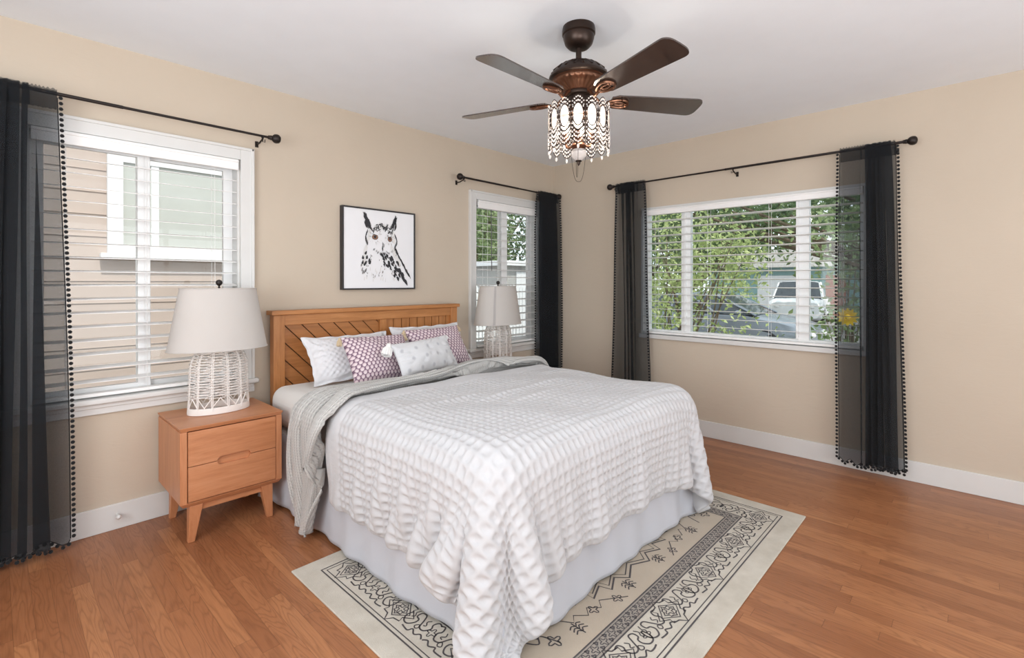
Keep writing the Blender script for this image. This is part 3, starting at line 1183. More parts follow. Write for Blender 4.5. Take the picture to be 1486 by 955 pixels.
def drape(x0, x1, y0, y1, h, steps=520, iters=7, seed=2, ease=1.0):
    nx = int(round((x1 - x0) / h)) + 1
    ny = int(round((y1 - y0) / h)) + 1
    X, Y = np.meshgrid(np.linspace(x0, x1, nx), np.linspace(y0, y1, ny))
    rg = np.random.default_rng(seed)
    P = np.stack([X, Y, np.full_like(X, MT + .03)], -1)
    P[..., 2] += rg.normal(0, .004, X.shape)
    # let the cloth be slightly fuller than its outline so the drops fall into pleats
    hang = np.clip(np.maximum(BX0 - X, X - BX1), 0, None) / .35
    P[..., 2] += hang * (.030 * np.sin(2 * PI * (Y + .02 * np.sin(9 * X)) / .21) + .015 * np.sin(2 * PI * Y / .13 + 1))
    fullx, fully = 1.0 * ease, 1.07 * ease
    hx = (x1 - x0) / (nx - 1) * fullx
    hy = (y1 - y0) / (ny - 1) * fully
    V = np.zeros_like(P)
    dt = .012
    def con(a, b, L, k):
        d = b - a
        l = np.linalg.norm(d, axis=-1, keepdims=True) + 1e-9
        c = d * ((l - L) / l * .5 * k)
        a += c
        b -= c
    def pairs(n, s, groups):
        return [(np.arange(g, n - s, groups)) for g in range(groups)]
    diag = math.hypot(hx, hy)
    for it in range(steps):
        V *= .965
        V[..., 2] -= 9.8 * dt
        Q = P + V * dt
        for _ in range(iters):
            for ax, hh, n in ((1, hx, nx), (0, hy, ny)):
                for gidx in (0, 1):
                    i = np.arange(gidx, n - 1, 2)
                    if ax == 1:
                        a, b = Q[:, i].copy(), Q[:, i + 1].copy()
                        con(a, b, hh, 1.0)
                        Q[:, i], Q[:, i + 1] = a, b
                    else:
                        a, b = Q[i].copy(), Q[i + 1].copy()
                        con(a, b, hh, 1.0)
                        Q[i], Q[i + 1] = a, b
                for gidx in range(4):
                    i = np.arange(gidx, n - 2, 4)
                    if ax == 1:
                        a, b = Q[:, i].copy(), Q[:, i + 2].copy()
                        con(a, b, 2 * hh, .05)
                        Q[:, i], Q[:, i + 2] = a, b
                    else:
                        a, b = Q[i].copy(), Q[i + 2].copy()
                        con(a, b, 2 * hh, .05)
                        Q[i], Q[i + 2] = a, b
            for gi in (0, 1):
                for gj in (0, 1):
                    i = np.arange(gi, ny - 1, 2)
                    j = np.arange(gj, nx - 1, 2)
                    for s in (0, 1):
                        A = np.ix_(i + s, j)
                        B = np.ix_(i + 1 - s, j + 1)
                        a, b = Q[A].copy(), Q[B].copy()
                        con(a, b, diag, .25)
                        Q[A], Q[B] = a, b
            hit = sdf_push(Q, .5)
            grip = hit & (Q[..., 2] > MT)
            Q[grip, :2] = P[grip, :2] + .12 * (Q[grip, :2] - P[grip, :2])
            fl = Q[..., 2] < .022
            Q[..., 2] = np.maximum(Q[..., 2], .022)
        V = (Q - P) / dt
        V[hit | fl] *= .35
        sp = np.linalg.norm(V, axis=-1, keepdims=True)
        V *= np.minimum(1, 2.5 / (sp + 1e-9))
        P = Q
    return P


def upsample(P, k):
    def up(A):
        n = A.shape[0]
        pad = np.concatenate([2 * A[:1] - A[1:2], A, 2 * A[-1:] - A[-2:-1]])
        out = []
        for s in np.arange(k) / k:
            a, b, c, d = pad[:-3], pad[1:-2], pad[2:-1], pad[3:]
            out.append(.5 * (2 * b + (c - a) * s + (2 * a - 5 * b + 4 * c - d) * s * s + (3 * b - a - 3 * c + d) * s ** 3))
        R = np.stack(out, 1).reshape(-1, *A.shape[1:])
        return np.concatenate([R, A[-1:]])
    return up(up(P).swapaxes(0, 1)).swapaxes(0, 1)


DH = .0345
D0 = drape(BX0 - .385, BX1 + .36, BY1 - .335, -.985, DH)
for _ in range(2):      # soften
    D0[1:-1, 1:-1] = .5 * D0[1:-1, 1:-1] + .125 * (D0[:-2, 1:-1] + D0[2:, 1:-1] + D0[1:-1, :-2] + D0[1:-1, 2:])
ny0, nx0 = D0.shape[:2]
gx, gy = np.meshgrid(np.linspace(BX0 - .385, BX1 + .36, nx0), np.linspace(BY1 - .335, -.985, ny0))
N0 = np.cross(np.gradient(D0, axis=1), np.gradient(D0, axis=0))
N0 /= np.linalg.norm(N0, axis=2, keepdims=True) + 1e-9
hg = np.clip(np.maximum(BX0 + .03 - gx, gx - BX1 + .03), 0, .33) / .33
inner = np.clip((gy - BY1) / .12, 0, 1)
hf = np.clip(BY1 + .02 - gy, 0, .3) / .3 * np.clip(np.minimum(gx - BX0, BX1 - gx) / .2, 0, 1)
pl = hg * inner * (.020 * np.sin(2 * PI * (gy + .35 * (gx - BX0)) / .155 + 1.2 * np.sin(5 * gy)) + .010 * np.sin(2 * PI * gy / .083 + 2)) * np.clip(1.25 - (gy + 2.0) / .9, .25, 1)
pl += hf * (.012 * np.sin(2 * PI * gx / .33 + 1) + .007 * np.sin(2 * PI * gx / .17))
soft = .0045 * (np.sin(7 * gx + 3 * gy) + np.sin(9 * gy - 4 * gx + 1) + .7 * np.sin(15 * gx + 11 * gy))
D0 = D0 + N0 * (pl + np.abs(pl) * .5 + soft + .006)[..., None]
K = 8
D = upsample(D0, K)


def normals(R):
    du = np.gradient(R, axis=1)
    dv = np.gradient(R, axis=0)
    n = np.cross(du, dv)
    return n / (np.linalg.norm(n, axis=2, keepdims=True) + 1e-9)


ND = normals(D)
na, nb = D.shape[:2]
ii, jj = np.meshgrid(np.arange(na), np.arange(nb), indexing='ij')
edge_d = np.minimum(np.minimum(ii, na - 1 - ii), np.minimum(jj, nb - 1 - jj)) * DH / K
puff = np.minimum(1, edge_d / .05)
tk = .004 + .020 * np.sqrt(np.maximum(0, 1 - (1 - puff) ** 2))
head = (na - 1 - ii) * DH / K                      # distance from the pillow-side edge
roll = np.clip(1 - np.abs(head - .06) / .06, 0, 1)
tk = tk + .018 * np.sqrt(roll) * (head < .12)
# waffle relief: cells of 1 sim cell (3.45 cm); raised lattice, sunk cells
u = (ii % K) / K
v = (jj % K) / K
du_ = np.minimum(u, 1 - u)
dv_ = np.minimum(v, 1 - v)
wob = 1 + .35 * np.sin(ii * .031) * np.sin(jj * .027 + 1)
cu_, cv_ = np.abs(u - .5), np.abs(v - .5)
ridge = 1 - np.exp(-(((cu_ ** 3 + cv_ ** 3) ** (1 / 3)) / .345) ** 4)
amp = .0085 * wob * np.clip((head - .11) / .03, 0, 1) * np.clip(edge_d / .02, .25, 1)
low = upsample(RNG.normal(0, 1, (12, 16, 1)), 1)
fine = RNG.normal(0, .0004, (na, nb))
disp = amp * (ridge - .5) + fine
top = D + ND * (tk + disp)[..., None]
bot_ = D - ND * (np.minimum(tk, .012) * .8)[..., None]
dv_o = put_grid('duvet', top, M['duvet'], closed=bot_)
tag(dv_o, 'white waffle-weave duvet spread over the lower two thirds of the bed', 'duvet')
SURF = BVHTree.FromPolygons([tuple(p) for p in (D0 + normals(D0) * .042).reshape(-1, 3)],
                            [(i * D0.shape[1] + j, i * D0.shape[1] + j + 1, (i + 1) * D0.shape[1] + j + 1, (i + 1) * D0.shape[1] + j) for i in range(D0.shape[0] - 1) for j in range(D0.shape[1] - 1)])


# ------------------------------------------------------------------ knitted throw lying across the bed and down its side
def top_z(x, y):
    hit = SURF.ray_cast(Vector((x, y, 1.4)), Vector((0, 0, -1)))
    z = MT
    ex = min(x - BX0, BX1 - x)
    if ex < .07:
        ex = max(ex, 0)
        z = MT - .07 + math.sqrt(max(0, .07 ** 2 - (.07 - ex) ** 2))
    if hit[0] is not None and hit[0].z > .3:
        z = max(z, hit[0].z)
    return z


def side_x(y, z):
    hit = SURF.ray_cast(Vector((-3.7, y, z)), Vector((1, 0, 0)))
    x = BX0 - .006
    if hit[0] is not None:
        x = min(x, hit[0].x)
    return x


NS, NWd = 200, 84
rows = np.zeros((NS, NWd, 3))
Ltop, Lside = 1.62, .60
for i in range(NS):
    s = i / (NS - 1)
    dist = s * (Ltop + Lside)
    ends = max(0, s - .72) / .28
    for j in range(NWd):
        w = j / (NWd - 1)
        # width band: pillow side -> duvet side
        wob = .02 * math.sin(7 * s + 2) + .012 * math.sin(17 * s)
        x_t = BX1 + .08 - dist
        far_y = -.635 + wob * .6 - .05 * max(0, (s - .55) / .2) * (1 if s < .75 else (1)) * (s > .55)
        far_y = max(far_y, -.735)
        near_y = -1.0 - wob * .5 - .085 * (1 / (1 + math.exp(-(s - .58) * 14))) * .7
        hang = dist - Ltop
        if hang > 0:
            far_y += .02 * min(1, hang / .4)
            near_y += .20 * min(1, hang / .5)
        y = far_y + (near_y - far_y) * w
        ph = 5.2 * w + .55 * math.sin(5.5 * s + 1) + .25 * math.sin(13 * s)
        fold = (abs(math.sin(PI * ph * .86)) ** .6) * (.052 + .018 * math.sin(9 * s + 6 * w))
        y += .016 * math.sin(2 * PI * ph * .86) * min(1, 7 * w) * min(1, 7 * (1 - w))
        fold += .007 * (1 - abs(2 * w - 1))
        off = .010 + fold
        xe = BX0 - .03
        R_ = .09
        if x_t > xe + R_:
            rows[i, j] = (x_t, y, top_z(x_t, y) + off)
        else:
            arc = (xe + R_ - x_t)
            la = R_ * PI / 2
            if arc < la:
                a = arc / R_
                zt = top_z(xe + R_ + .02, y)
                xx = xe + R_ - math.sin(a) * R_
                zz = zt - R_ + math.cos(a) * R_
                xs = min(xx, xx)
                rows[i, j] = (xs - off * math.sin(a), y, zz + off * math.cos(a))
                sx = side_x(y, max(.3, zz - .01))
                if a > .8:
                    rows[i, j, 0] = min(rows[i, j, 0], (sx - .024 - off) * ((a - .8) / .77) + rows[i, j, 0] * (1 - (a - .8) / .77))
            else:
                dn = arc - la
                dn *= 1 + .12 * math.sin(8 * w + 1) * ends + .05 * math.sin(23 * w) * ends
                zt = top_z(xe + R_ + .02, y) - R_
                zz = max(.05, zt - dn)
                sx = side_x(y, max(.32, zz))
                rows[i, j] = (min(xe - .005, sx - .024) - off, y + .015 * math.sin(9 * dn + 5 * w), zz)
for _ in range(2):
    rows[1:-1, 1:-1] = .5 * rows[1:-1, 1:-1] + .125 * (rows[:-2, 1:-1] + rows[2:, 1:-1] + rows[1:-1, :-2] + rows[1:-1, 2:])
uvs = np.stack(np.meshgrid(np.linspace(0, 1, NWd), np.linspace(0, 1, NS)), -1)[..., ::-1]
nr = normals(rows)
if nr[20:100, :, 2].mean() < 0:
    nr = -nr
th = put_grid('throw_blanket', rows, M['knit'], uv=uvs, closed=rows - nr * .008)
tag(th, 'grey cable-knit throw lying in folds across the bed and down its side', 'blanket')


# ------------------------------------------------------------------ pillows
def pillow(name, label, cat, c, w, h, th, lean, yaw, mat, group=None, roll=0.0, flange=0.0, seed=1, n=44, pinch=.07, dents=0.0, waffle=0.0, sag=0.0):
    """c = middle of the lower edge; leans back by `lean` from upright"""
    rg = np.random.default_rng(seed)
    u = np.linspace(-1, 1, n)
    U, Vv = np.meshgrid(u, u)
    # denser towards the rim
    U = np.sign(U) * (1 - (1 - np.abs(U)) ** 1.35)
    Vv = np.sign(Vv) * (1 - (1 - np.abs(Vv)) ** 1.35)
    X = w / 2 * U * (1 - pinch * (1 - Vv ** 2))
    Y = h / 2 * Vv * (1 - pinch * (1 - U ** 2)) - sag * h * (Vv > 0) * (1 - U ** 2) * Vv
    fu = np.clip((1 - np.abs(U)) * w / 2 - flange, 0, None) / (w / 2)
    fv = np.clip((1 - np.abs(Vv)) * h / 2 - flange, 0, None) / (h / 2)
    prof = (np.clip(1 - (1 - fu) ** 2, 0, 1) * np.clip(1 - (1 - fv) ** 2, 0, 1)) ** .5
    Tz = th / 2 * prof
    lowf = upsample(rg.normal(0, 1, (6, 6)), n // 5 + 1)[:n, :n]
    Tz = Tz * (1 + .10 * lowf * prof) + .0015
    # radiating creases near the corners and edges
    cr = np.sin(14 * np.arctan2(Vv, U) + 3 * lowf) * .004 * np.exp(-((np.maximum(np.abs(U), np.abs(Vv)) - .85) / .18) ** 2)
    Z1 = Tz + cr
    if waffle:
        Z1 = Z1 + waffle * np.clip(np.cos(X / .036 * 2 * PI), -.4, 1) * np.clip(np.cos(Y / .036 * 2 * PI), -.4, 1) * np.clip(prof * 3, 0, 1)
    if dents:
        for (a, b) in ((-.62, .3), (-.3, -.35), (.05, .35), (.35, -.1), (.62, .45), (-.72, -.55), (.62, -.5), (.0, -.1)):
            Z1 = Z1 - dents * np.exp(-(((U - a) / .09) ** 2 + ((Vv - b) / .16) ** 2))
    Z2 = -Tz * .9 + cr * .5
    if flange:
        ruf = .005 * np.sin(17 * np.arctan2(Vv, U)) * np.clip(1 - np.minimum(fu * w, fv * h) / .03, 0, 1)
        Z1 += ruf
        Z2 += ruf
    def world(X, Y, Z):
        Yl = Y + h / 2
        cr_, sr_ = math.cos(roll), math.sin(roll)
        Xr = X * cr_ - (Yl) * sr_
        Yr = X * sr_ + (Yl) * cr_
        wx = Xr
        wy = Yr * math.sin(lean) - Z * math.cos(lean)
        wz = Yr * math.cos(lean) + Z * math.sin(lean)
        cy_, sy_ = math.cos(yaw), math.sin(yaw)
        return np.stack([c[0] + wx * cy_ - wy * sy_, c[1] + wx * sy_ + wy * cy_, c[2] + wz], -1)
    uv = np.stack([(X / w + .5), (Y / h + .5) * h / w], -1)
    A = world(X, Y, Z1)
    B = world(X, Y, Z2)
    o = put_grid(name, A, mat, uv=uv, closed=B)
    tag(o, label, cat, group)
    cor = {k: world(np.array(sx * w / 2), np.array(sy * h / 2), np.array(0.0)) for k, (sx, sy) in dict(tl=(-1, 1), tr=(1, 1), bl=(-1, -1), br=(1, -1)).items()}
    return o, cor


def tassel(parent, p, d, L, r, mat):
    """yarn tassel hanging from a pillow corner: knot and flared skirt of strands"""
    g = G()
    p = Vector(p)
    d = Vector(d).normalized()
    g.ball(tuple(p + d * .008), r * .55, 9, 6)
    s = d.orthogonal().normalized()
    q = d.cross(s)
    for k in range(22):
        a = 2 * PI * k / 22
        rr = r * (0.55 + .45 * ((k * 7) % 5) / 5)
        e = p + d * (L * (0.92 + .1 * ((k * 3) % 4) / 4)) + (s * math.cos(a) + q * math.sin(a)) * rr
        m = p + d * L * .45 + (s * math.cos(a) + q * math.sin(a)) * rr * .8
        g.tube([tuple(p + d * .006), tuple(m), tuple(e)], [r * .2, r * .26, r * .2], 5)
    return put('tassel', g, mat, parent, smooth=True)


pillow('pillow_sham', 'white waffle pillow sham propped at the diagonal-plank side of the headboard', 'pillow', (-2.405, -.40, MT + .012), .59, .325, .16, math.radians(35), 0, M['sham'], 'white pillow shams', 0, .016, 4, n=90, waffle=.006)
pillow('pillow_sham', 'white pillow sham propped at the upright-plank side of the headboard', 'pillow', (-1.765, -.385, MT + .012), .62, .345, .16, math.radians(34), 0, M['sham'], 'white pillow shams', 0, .016, 9, n=90, waffle=.006)
p, c = pillow('throw_pillow', 'plum bud-print throw pillow with tan tassels against the waffle sham', 'pillow', (-2.335, -.60, MT + .018), .45, .315, .15, math.radians(34), math.radians(3), M['plum'], 'plum bud-print pillows', -.03, 0, 14)
tassel(p, c['tl'], (-.25, -.3, -1), .052, .016, M['tassel_tan'])
tassel(p, c['tr'], (.3, -.3, -1), .052, .016, M['tassel_tan'])
p, c = pillow('throw_pillow', 'plum bud-print throw pillow with tan tassels behind the small pale lumbar pillow', 'pillow', (-1.85, -.565, MT + .018), .45, .33, .15, math.radians(33), math.radians(-2), M['plum'], 'plum bud-print pillows', .02, 0, 15)
tassel(p, c['tl'], (-.3, -.25, -1), .052, .016, M['tassel_tan'])
tassel(p, c['tr'], (.25, -.3, -1), .052, .016, M['tassel_tan'])
p, c = pillow('lumbar_pillow', 'small pale grey lumbar pillow with white corner tassels, foremost on the bed', 'pillow', (-2.09, -.71, MT + .06), .50, .22, .11, math.radians(30), math.radians(9), M['lumbar'], None, .03, 0, 22, n=70, dents=.006)
tassel(p, c['tl'], (-.55, -.3, -1), .072, .032, M['tassel_white'])
tassel(p, c['tr'], (.4, -.3, -1), .03, .012, M['tassel_white'])


# ------------------------------------------------------------------ nightstands
def nightstand(label, x0, x1, y0, y1, grp='nightstands'):
    r = thing('nightstand', label, 'nightstand', ((x0 + x1) / 2, (y0 + y1) / 2, 0), grp)
    zt, zb = .56, .178
    yf = y0
    g = G()
    g.hexa([(x0 + .004, y0 + .004, zt - .02), (x1 - .004, y0 + .004, zt - .02), (x1 - .004, y1, zt - .02), (x0 + .004, y1, zt - .02)],
           [(x0 - .004, y0 - .006, zt), (x1 + .004, y0 - .006, zt), (x1 + .004, y1, zt), (x0 - .004, y1, zt)])
    put('table_top', g, M['caramel'], r, bevel=.003)
    for a, b in ((x0, x0 + .03), (x1 - .03, x1)):
        put('side_panel', G().box(a, b, y0 + .004, y1 - .002, zb + .02, zt - .02), M['caramel_v'], r, bevel=.003)
    put('back_panel', G().box(x0 + .03, x1 - .03, y1 - .014, y1 - .004, zb + .02, zt - .02), M['caramel'], r)
    g = G()
    g.hexa([(x0 + .014, y0 + .016, zb), (x1 - .014, y0 + .016, zb), (x1 - .014, y1 - .006, zb), (x0 + .014, y1 - .006, zb)],
           [(x0 - .001, y0, zb + .022), (x1 + .001, y0, zb + .022), (x1 + .001, y1, zb + .022), (x0 - .001, y1, zb + .022)])
    put('bottom_panel', g, M['caramel'], r, bevel=.002)
    a, b = x0 + .033, x1 - .033
    zl, zh = zb + .026, zt - .024
    zm = (zl + zh) / 2
    mx_ = (a + b) / 2
    hw, hh = .076, .019
    cut = [(mx_ - hw + hh - hh * math.cos(q), hh * math.sin(q)) for q in np.linspace(0, PI / 2, 5)] + [(mx_ + hw - hh + hh * math.sin(q), hh * math.cos(q)) for q in np.linspace(0, PI / 2, 5)]
    up = [(a, zm + .0015)] + [(p_[0], zm + .0015 + p_[1]) for p_ in cut] + [(b, zm + .0015), (b, zh), (a, zh)]
    dn = [(a, zm - .0015)] + [(p_[0], zm - .0015 - p_[1]) for p_ in cut] + [(b, zm - .0015), (b, zl), (a, zl)]
    for poly, (c0, c1) in ((up, (zm + .004, zh - .02)), (dn, (zl + .01, zm - .024))):
        d = put('drawer', G().prism(poly, yf + .003, yf + .021, 'y'), M['caramel'], r, bevel=.0012)
        put('drawer_box', G().box(a + .012, b - .012, yf + .036, y1 - .03, c0, c1), M['caramel'], d)
    put('recessed_pull', G().box(mx_ - hw - .015, mx_ + hw + .015, yf + .021, yf + .03, zm - hh - .012, zm + hh + .012), M['caramel'], r)
    for lx, sx in ((x0 + .058, -1), (x1 - .058, 1)):
        for ly, sy in ((y0 + .045, -1), (y1 - .05, 1)):
            t_, b_ = .026, .014
            ox, oy = sx * .006, sy * .004
            bot = [(lx + ox - b_, ly + oy - b_, 0), (lx + ox + b_, ly + oy - b_, 0), (lx + ox + b_, ly + oy + b_, 0), (lx + ox - b_, ly + oy + b_, 0)]
            xi0, xi1 = (lx - .016, lx + .042) if sx < 0 else (lx - .042, lx + .016)
            top_ = [(xi0, ly - t_, zb), (xi1, ly - t_, zb), (xi1, ly + t_, zb), (xi0, ly + t_, zb)]
            put('leg', G().hexa(bot, top_), M['caramel_v'], r, bevel=.003)
    for sy in (y0 + .035, y1 - .06):
        put('apron', G().box(x0 + .09, x1 - .09, sy, sy + .022, zb - .034, zb), M['caramel'], r)
    return r


nightstand('caramel wood nightstand with two drawers at the near side of the bed', -3.37, -2.905, -.465, -.025)
nightstand('caramel wood nightstand mostly hidden behind the bed in the room corner', -1.165, -.70, -.42, -.035)


# ------------------------------------------------------------------ table lamps
def table_lamp(label, cx, cy, zt, seam, energy):
    r = thing('table_lamp', label, 'lamp', (cx, cy, zt), 'white rope table lamps')
    sx, sy = 1.0, .60
    def rad(z):            # dome-shaped cage: straight sides closing over at the top
        f = z / .335
        return .146 - .012 * f - .035 * max(0, (f - .72) / .28) ** 2 * 1.0
    g = G().lathe([(.138, 0), (.148, .002), (.149, .012), (.147, .034), (.142, .036), (.140, .004)], (cx, cy, zt), 48, sx, sy, cap=False)
    put('base_ring', g, M['rope'], r, smooth=True)
    g = G()
    nrib = 12
    for k in range(nrib):
        a = 2 * PI * k / nrib + .13
        pts = [(cx + rad(z) * sx * math.cos(a), cy + rad(z) * sy * math.sin(a), zt + z) for z in np.linspace(.02, .335, 12)]
        pts.append((cx + .05 * math.cos(a), cy + .03 * math.sin(a), zt + .352))
        for dd in (-.0035, .0035):
            g.tube([(p[0] - dd * math.sin(a), p[1] + dd * math.cos(a), p[2]) for p in pts], .0026, 5)
    put('ribs', g, M['rope'], r, smooth=True)
    g = G()
    rnd = random.Random(31)
    nrow = 36
    for q in range(nrow):
        z = .088 + (.335 - .088) * q / (nrow - 1)
        pts = []
        for k in range(48):
            a = 2 * PI * k / 48
            seg = k // 4
            zz = z + (.0035 if (seg + q) % 2 else -.0035) * math.sin((k % 4) / 4 * PI) + .0018 * math.sin(k * 1.9 + q * 2.3)
            rr = rad(min(zz, .335)) + (.0032 if (k // 2 + q) % 2 else -.0022)
            pts.append((cx + rr * sx * math.cos(a), cy + rr * sy * math.sin(a), zt + zz))
        g.tube(pts, .0019, 5, closed=True)
    put('weave', g, M['rope'], r, smooth=True)
    # zig-zag triangles above the base ring
    g = G()
    for k in range(12):
        a0_, a1_ = 2 * PI * k / 12 + .13, 2 * PI * (k + 1) / 12 + .13
        am = (a0_ + a1_) / 2
        def at(a, z):
            return (cx + rad(z) * sx * math.cos(a), cy + rad(z) * sy * math.sin(a), zt + z)
        for e in (0, .011, .022):
            w_ = 1 - e / .05
            if k % 2:
                g.tube([at(a0_ + (am - a0_) * (1 - w_), .088 - e), at(am, .036 + e * .2), at(a1_ - (a1_ - am) * (1 - w_), .088 - e)], .0026, 5)
            else:
                g.tube([at(a0_ + (am - a0_) * (1 - w_), .036 + e), at(am, .088 - e * .2), at(a1_ - (a1_ - am) * (1 - w_), .036 + e)], .0026, 5)
    put('zigzag_band', g, M['rope'], r, smooth=True)
    g = G().lathe([(.05, .346), (.055, .352), (.05, .36), (.012, .362), (.010, .40), (.016, .405), (.016, .44), (.008, .445)], (cx, cy, zt), 20)
    put('socket', g, M['black_metal'], r, smooth=True)
    put('bulb', G().ball((cx, cy, zt + .495), .028, 12, 8, (1, 1, 1.35)), M['bulb_lamp'], r, smooth=True)
    g = G()
    harp = [(cx - .012, cy, zt + .43), (cx - .05, cy, zt + .48), (cx - .055, cy, zt + .56), (cx - .02, cy, zt + .64), (cx, cy, zt + .655), (cx + .02, cy, zt + .64), (cx + .055, cy, zt + .56), (cx + .05, cy, zt + .48), (cx + .012, cy, zt + .43)]
    g.tube(smooth_path(harp, 5), .002, 6)
    put('harp', g, M['black_metal'], r, smooth=True)
    # shade: tapered oval drum, thin shell
    seg = 64
    def ring(rx, ry, z):
        return [(cx + rx * math.cos(2 * PI * k / seg), cy + ry * math.sin(2 * PI * k / seg), zt + z) for k in range(seg)]
    zb_, zt_ = .335, .655
    b0, t0 = (.238, .158), (.182, .122)
    P = []
    for f in np.linspace(0, 1, 8):
        P.append(ring(b0[0] + (t0[0] - b0[0]) * f, b0[1] + (t0[1] - b0[1]) * f, zb_ + (zt_ - zb_) * f))
    for f in np.linspace(1, 0, 8):
        P.append(ring(b0[0] + (t0[0] - b0[0]) * f - .0025, b0[1] + (t0[1] - b0[1]) * f - .0025, zb_ + (zt_ - zb_) * f))
    P.append(P[0])
    g = G().grid(np.array(P), wrap=True)
    sh = put('lamp_shade', g, M['shade'], r, smooth=True)
    for (rx, ry, z) in ((b0[0], b0[1], zb_), (t0[0], t0[1], zt_)):
        g = G()
        g.tube([(cx + (rx + .001) * math.cos(2 * PI * k / seg), cy + (ry + .001) * math.sin(2 * PI * k / seg), zt + z) for k in range(seg)], .0028, 6, closed=True)
        put('shade_trim', g, M['shade'], sh, smooth=True)
    g = G()
    for k in range(3):
        a = 2 * PI * k / 3 + .4
        g.tube([(cx, cy, zt + .652), (cx + t0[0] * math.cos(a), cy + t0[1] * math.sin(a), zt + .652)], .0018, 5)
    put('spider', g, M['black_metal'], sh)
    if seam is not None:
        a = seam
        def at2(f, da):
            rx, ry = b0[0] + (t0[0] - b0[0]) * f + .0015, b0[1] + (t0[1] - b0[1]) * f + .0015
            return (cx + rx * math.cos(a + da), cy + ry * math.sin(a + da), zt + zb_ + (zt_ - zb_) * f)
        Q = np.array([[at2(f, -.05), at2(f, .05)] for f in np.linspace(0, 1, 8)])
        s_ = put_grid('shade_seam', Q, M['seam'], sh)
        s_['label'] = 'grey lining seam running up the shade'
    g = G().lathe([(.004, .655), (.006, .662), (.004, .668), (.013, .676), (.0165, .686), (.013, .697), (.004, .702)], (cx, cy, zt), 16)
    put('finial', g, M['black_metal'], r, smooth=True)
    lamp('lamp_glow', 'POINT', (cx, cy, zt + .50), energy, (1.0, .88, .74), shadow_soft_size=.03).parent = None
    return r


t = NT('warm_lamp_bulb')
t.set((1, .95, .9), .3)
t.b.inputs['Emission Color'].default_value = (1.0, .82, .6, 1)
t.b.inputs['Emission Strength'].default_value = 3.0
M['bulb_lamp'] = t.m
M['seam'] = fabric('grey_seam_tape', (176, 172, 170), 240, .2)
table_lamp('white rope table lamp with wide linen shade on the two-drawer nightstand', -3.135, -.215, .5602, None, 0.9)
table_lamp('white rope table lamp with a seamed linen shade near the room corner', -1.005, -.20, .5602, math.radians(228), 1.7)
g = G().tube(smooth_path([(-.93, -.12, .566), (-.88, -.07, .585), (-.82, -.06, .585), (-.76, -.10, .567), (-.72, -.055, .565), (-.705, -.03, .55), (-.70, -.02, .30)], 6), .0028, 6)
tag(put('power_cord', g, M['rope'], None, smooth=True), 'white lamp cord looping over the nightstand in the room corner', 'cord')

# ------------------------------------------------------------------ owl picture
px0, px1, pz0, pz1 = -2.336, -1.739, 1.197, 1.776
r = thing('framed_picture', 'square black-framed ink print of an owl above the headboard', 'picture', ((px0 + px1) / 2, 0, pz0))
fw = .011
g = G().box(px0, px0 + fw, -.038, 0, pz0, pz1).box(px1 - fw, px1, -.038, 0, pz0, pz1).box(px0 + fw, px1 - fw, -.038, 0, pz1 - fw, pz1).box(px0 + fw, px1 - fw, -.038, 0, pz0, pz0 + fw)
put('picture_frame', g, M['black'], r, bevel=.0015)
pr_ = put('print', G().box(px0 + fw, px1 - fw, -.0308, -.004, pz0 + fw, pz1 - fw), M['paper'], r)


def Q(u, v):      # print coordinates 0..1 from the lower left
    return (px0 + fw + u * (px1 - px0 - 2 * fw), pz0 + fw + v * (pz1 - pz0 - 2 * fw))


def dab(g, u, v, L, W_, ang, lay=0, n=10, taper=.6):
    x, z = Q(u, v)
    S = px1 - px0
    g.k = getattr(g, 'k', 0) + 1
    dep = g.base + (g.k * 5 % 12) * 1e-4
    ca, sa = math.cos(math.radians(ang)), math.sin(math.radians(ang))
    V = []
    for k in range(n):
        a = 2 * PI * k / n
        ex = math.cos(a) * L / 2 * S
        wy = math.sin(a) * W_ / 2 * S * (1 - taper * (math.cos(a) * .5 + .5)) * (1 + .25 * random.uniform(-1, 1))
        V.append((x + ex * ca - wy * sa, -.0312 - dep, z + ex * sa + wy * ca))
    g.add(V, [tuple(range(n))])


random.seed(77)
gl, gm, gd = G(), G(), G()
gl.base, gm.base, gd.base = .0003, .0016, .0029
# pale body wash
for (u_, v_, L, W_, a) in ((.34, .68, .16, .05, 80), (.69, .66, .16, .05, 95), (.28, .42, .26, .06, 80), (.72, .42, .3, .07, -62), (.5, .80, .16, .06, 0)):
    dab(gl, u_, v_, L, W_, a, 0, 16, .2)
# ear tufts
for k in range(26):
    s = k / 25
    dab(gd if k % 3 else gm, .275 + .06 * s + random.uniform(-.034, .034) * (.3 + s), .93 - .14 * s, .085, .030, 112 + random.uniform(-20, 20), 2)
    dab(gd if k % 3 else gm, .715 - .03 * s + random.uniform(-.032, .032) * (.3 + s), .925 - .13 * s, .08, .024, 76 + random.uniform(-16, 16), 2)
# crown and brow
for k in range(70):
    s = random.random()
    dab(random.choice((gm, gd, gd, gl)), .40 + .24 * s, .79 + .055 * math.sin(PI * s) - random.uniform(0, .09), random.uniform(.025, .05), .014, random.uniform(20, 160), 2)
for k in range(10):
    s = k / 9
    dab(gd if k % 2 else gm, .345 + .05 * s + random.uniform(-.012, .012), .79 - .07 * s, .04, .012, -58, 3)
    dab(gd if k % 2 else gm, .685 - .03 * s + random.uniform(-.012, .012), .78 - .06 * s, .036, .011, 66, 3)
# face rims
for k in range(14):
    s = k / 13
    dab(gd if k % 2 else gm, .315 - .025 * math.sin(PI * s), .73 - .16 * s, .05, .016, 78, 2)
    dab(gm if k % 2 else gd, .705 + .03 * math.sin(PI * s), .70 - .16 * s, .045, .014, 98, 2)
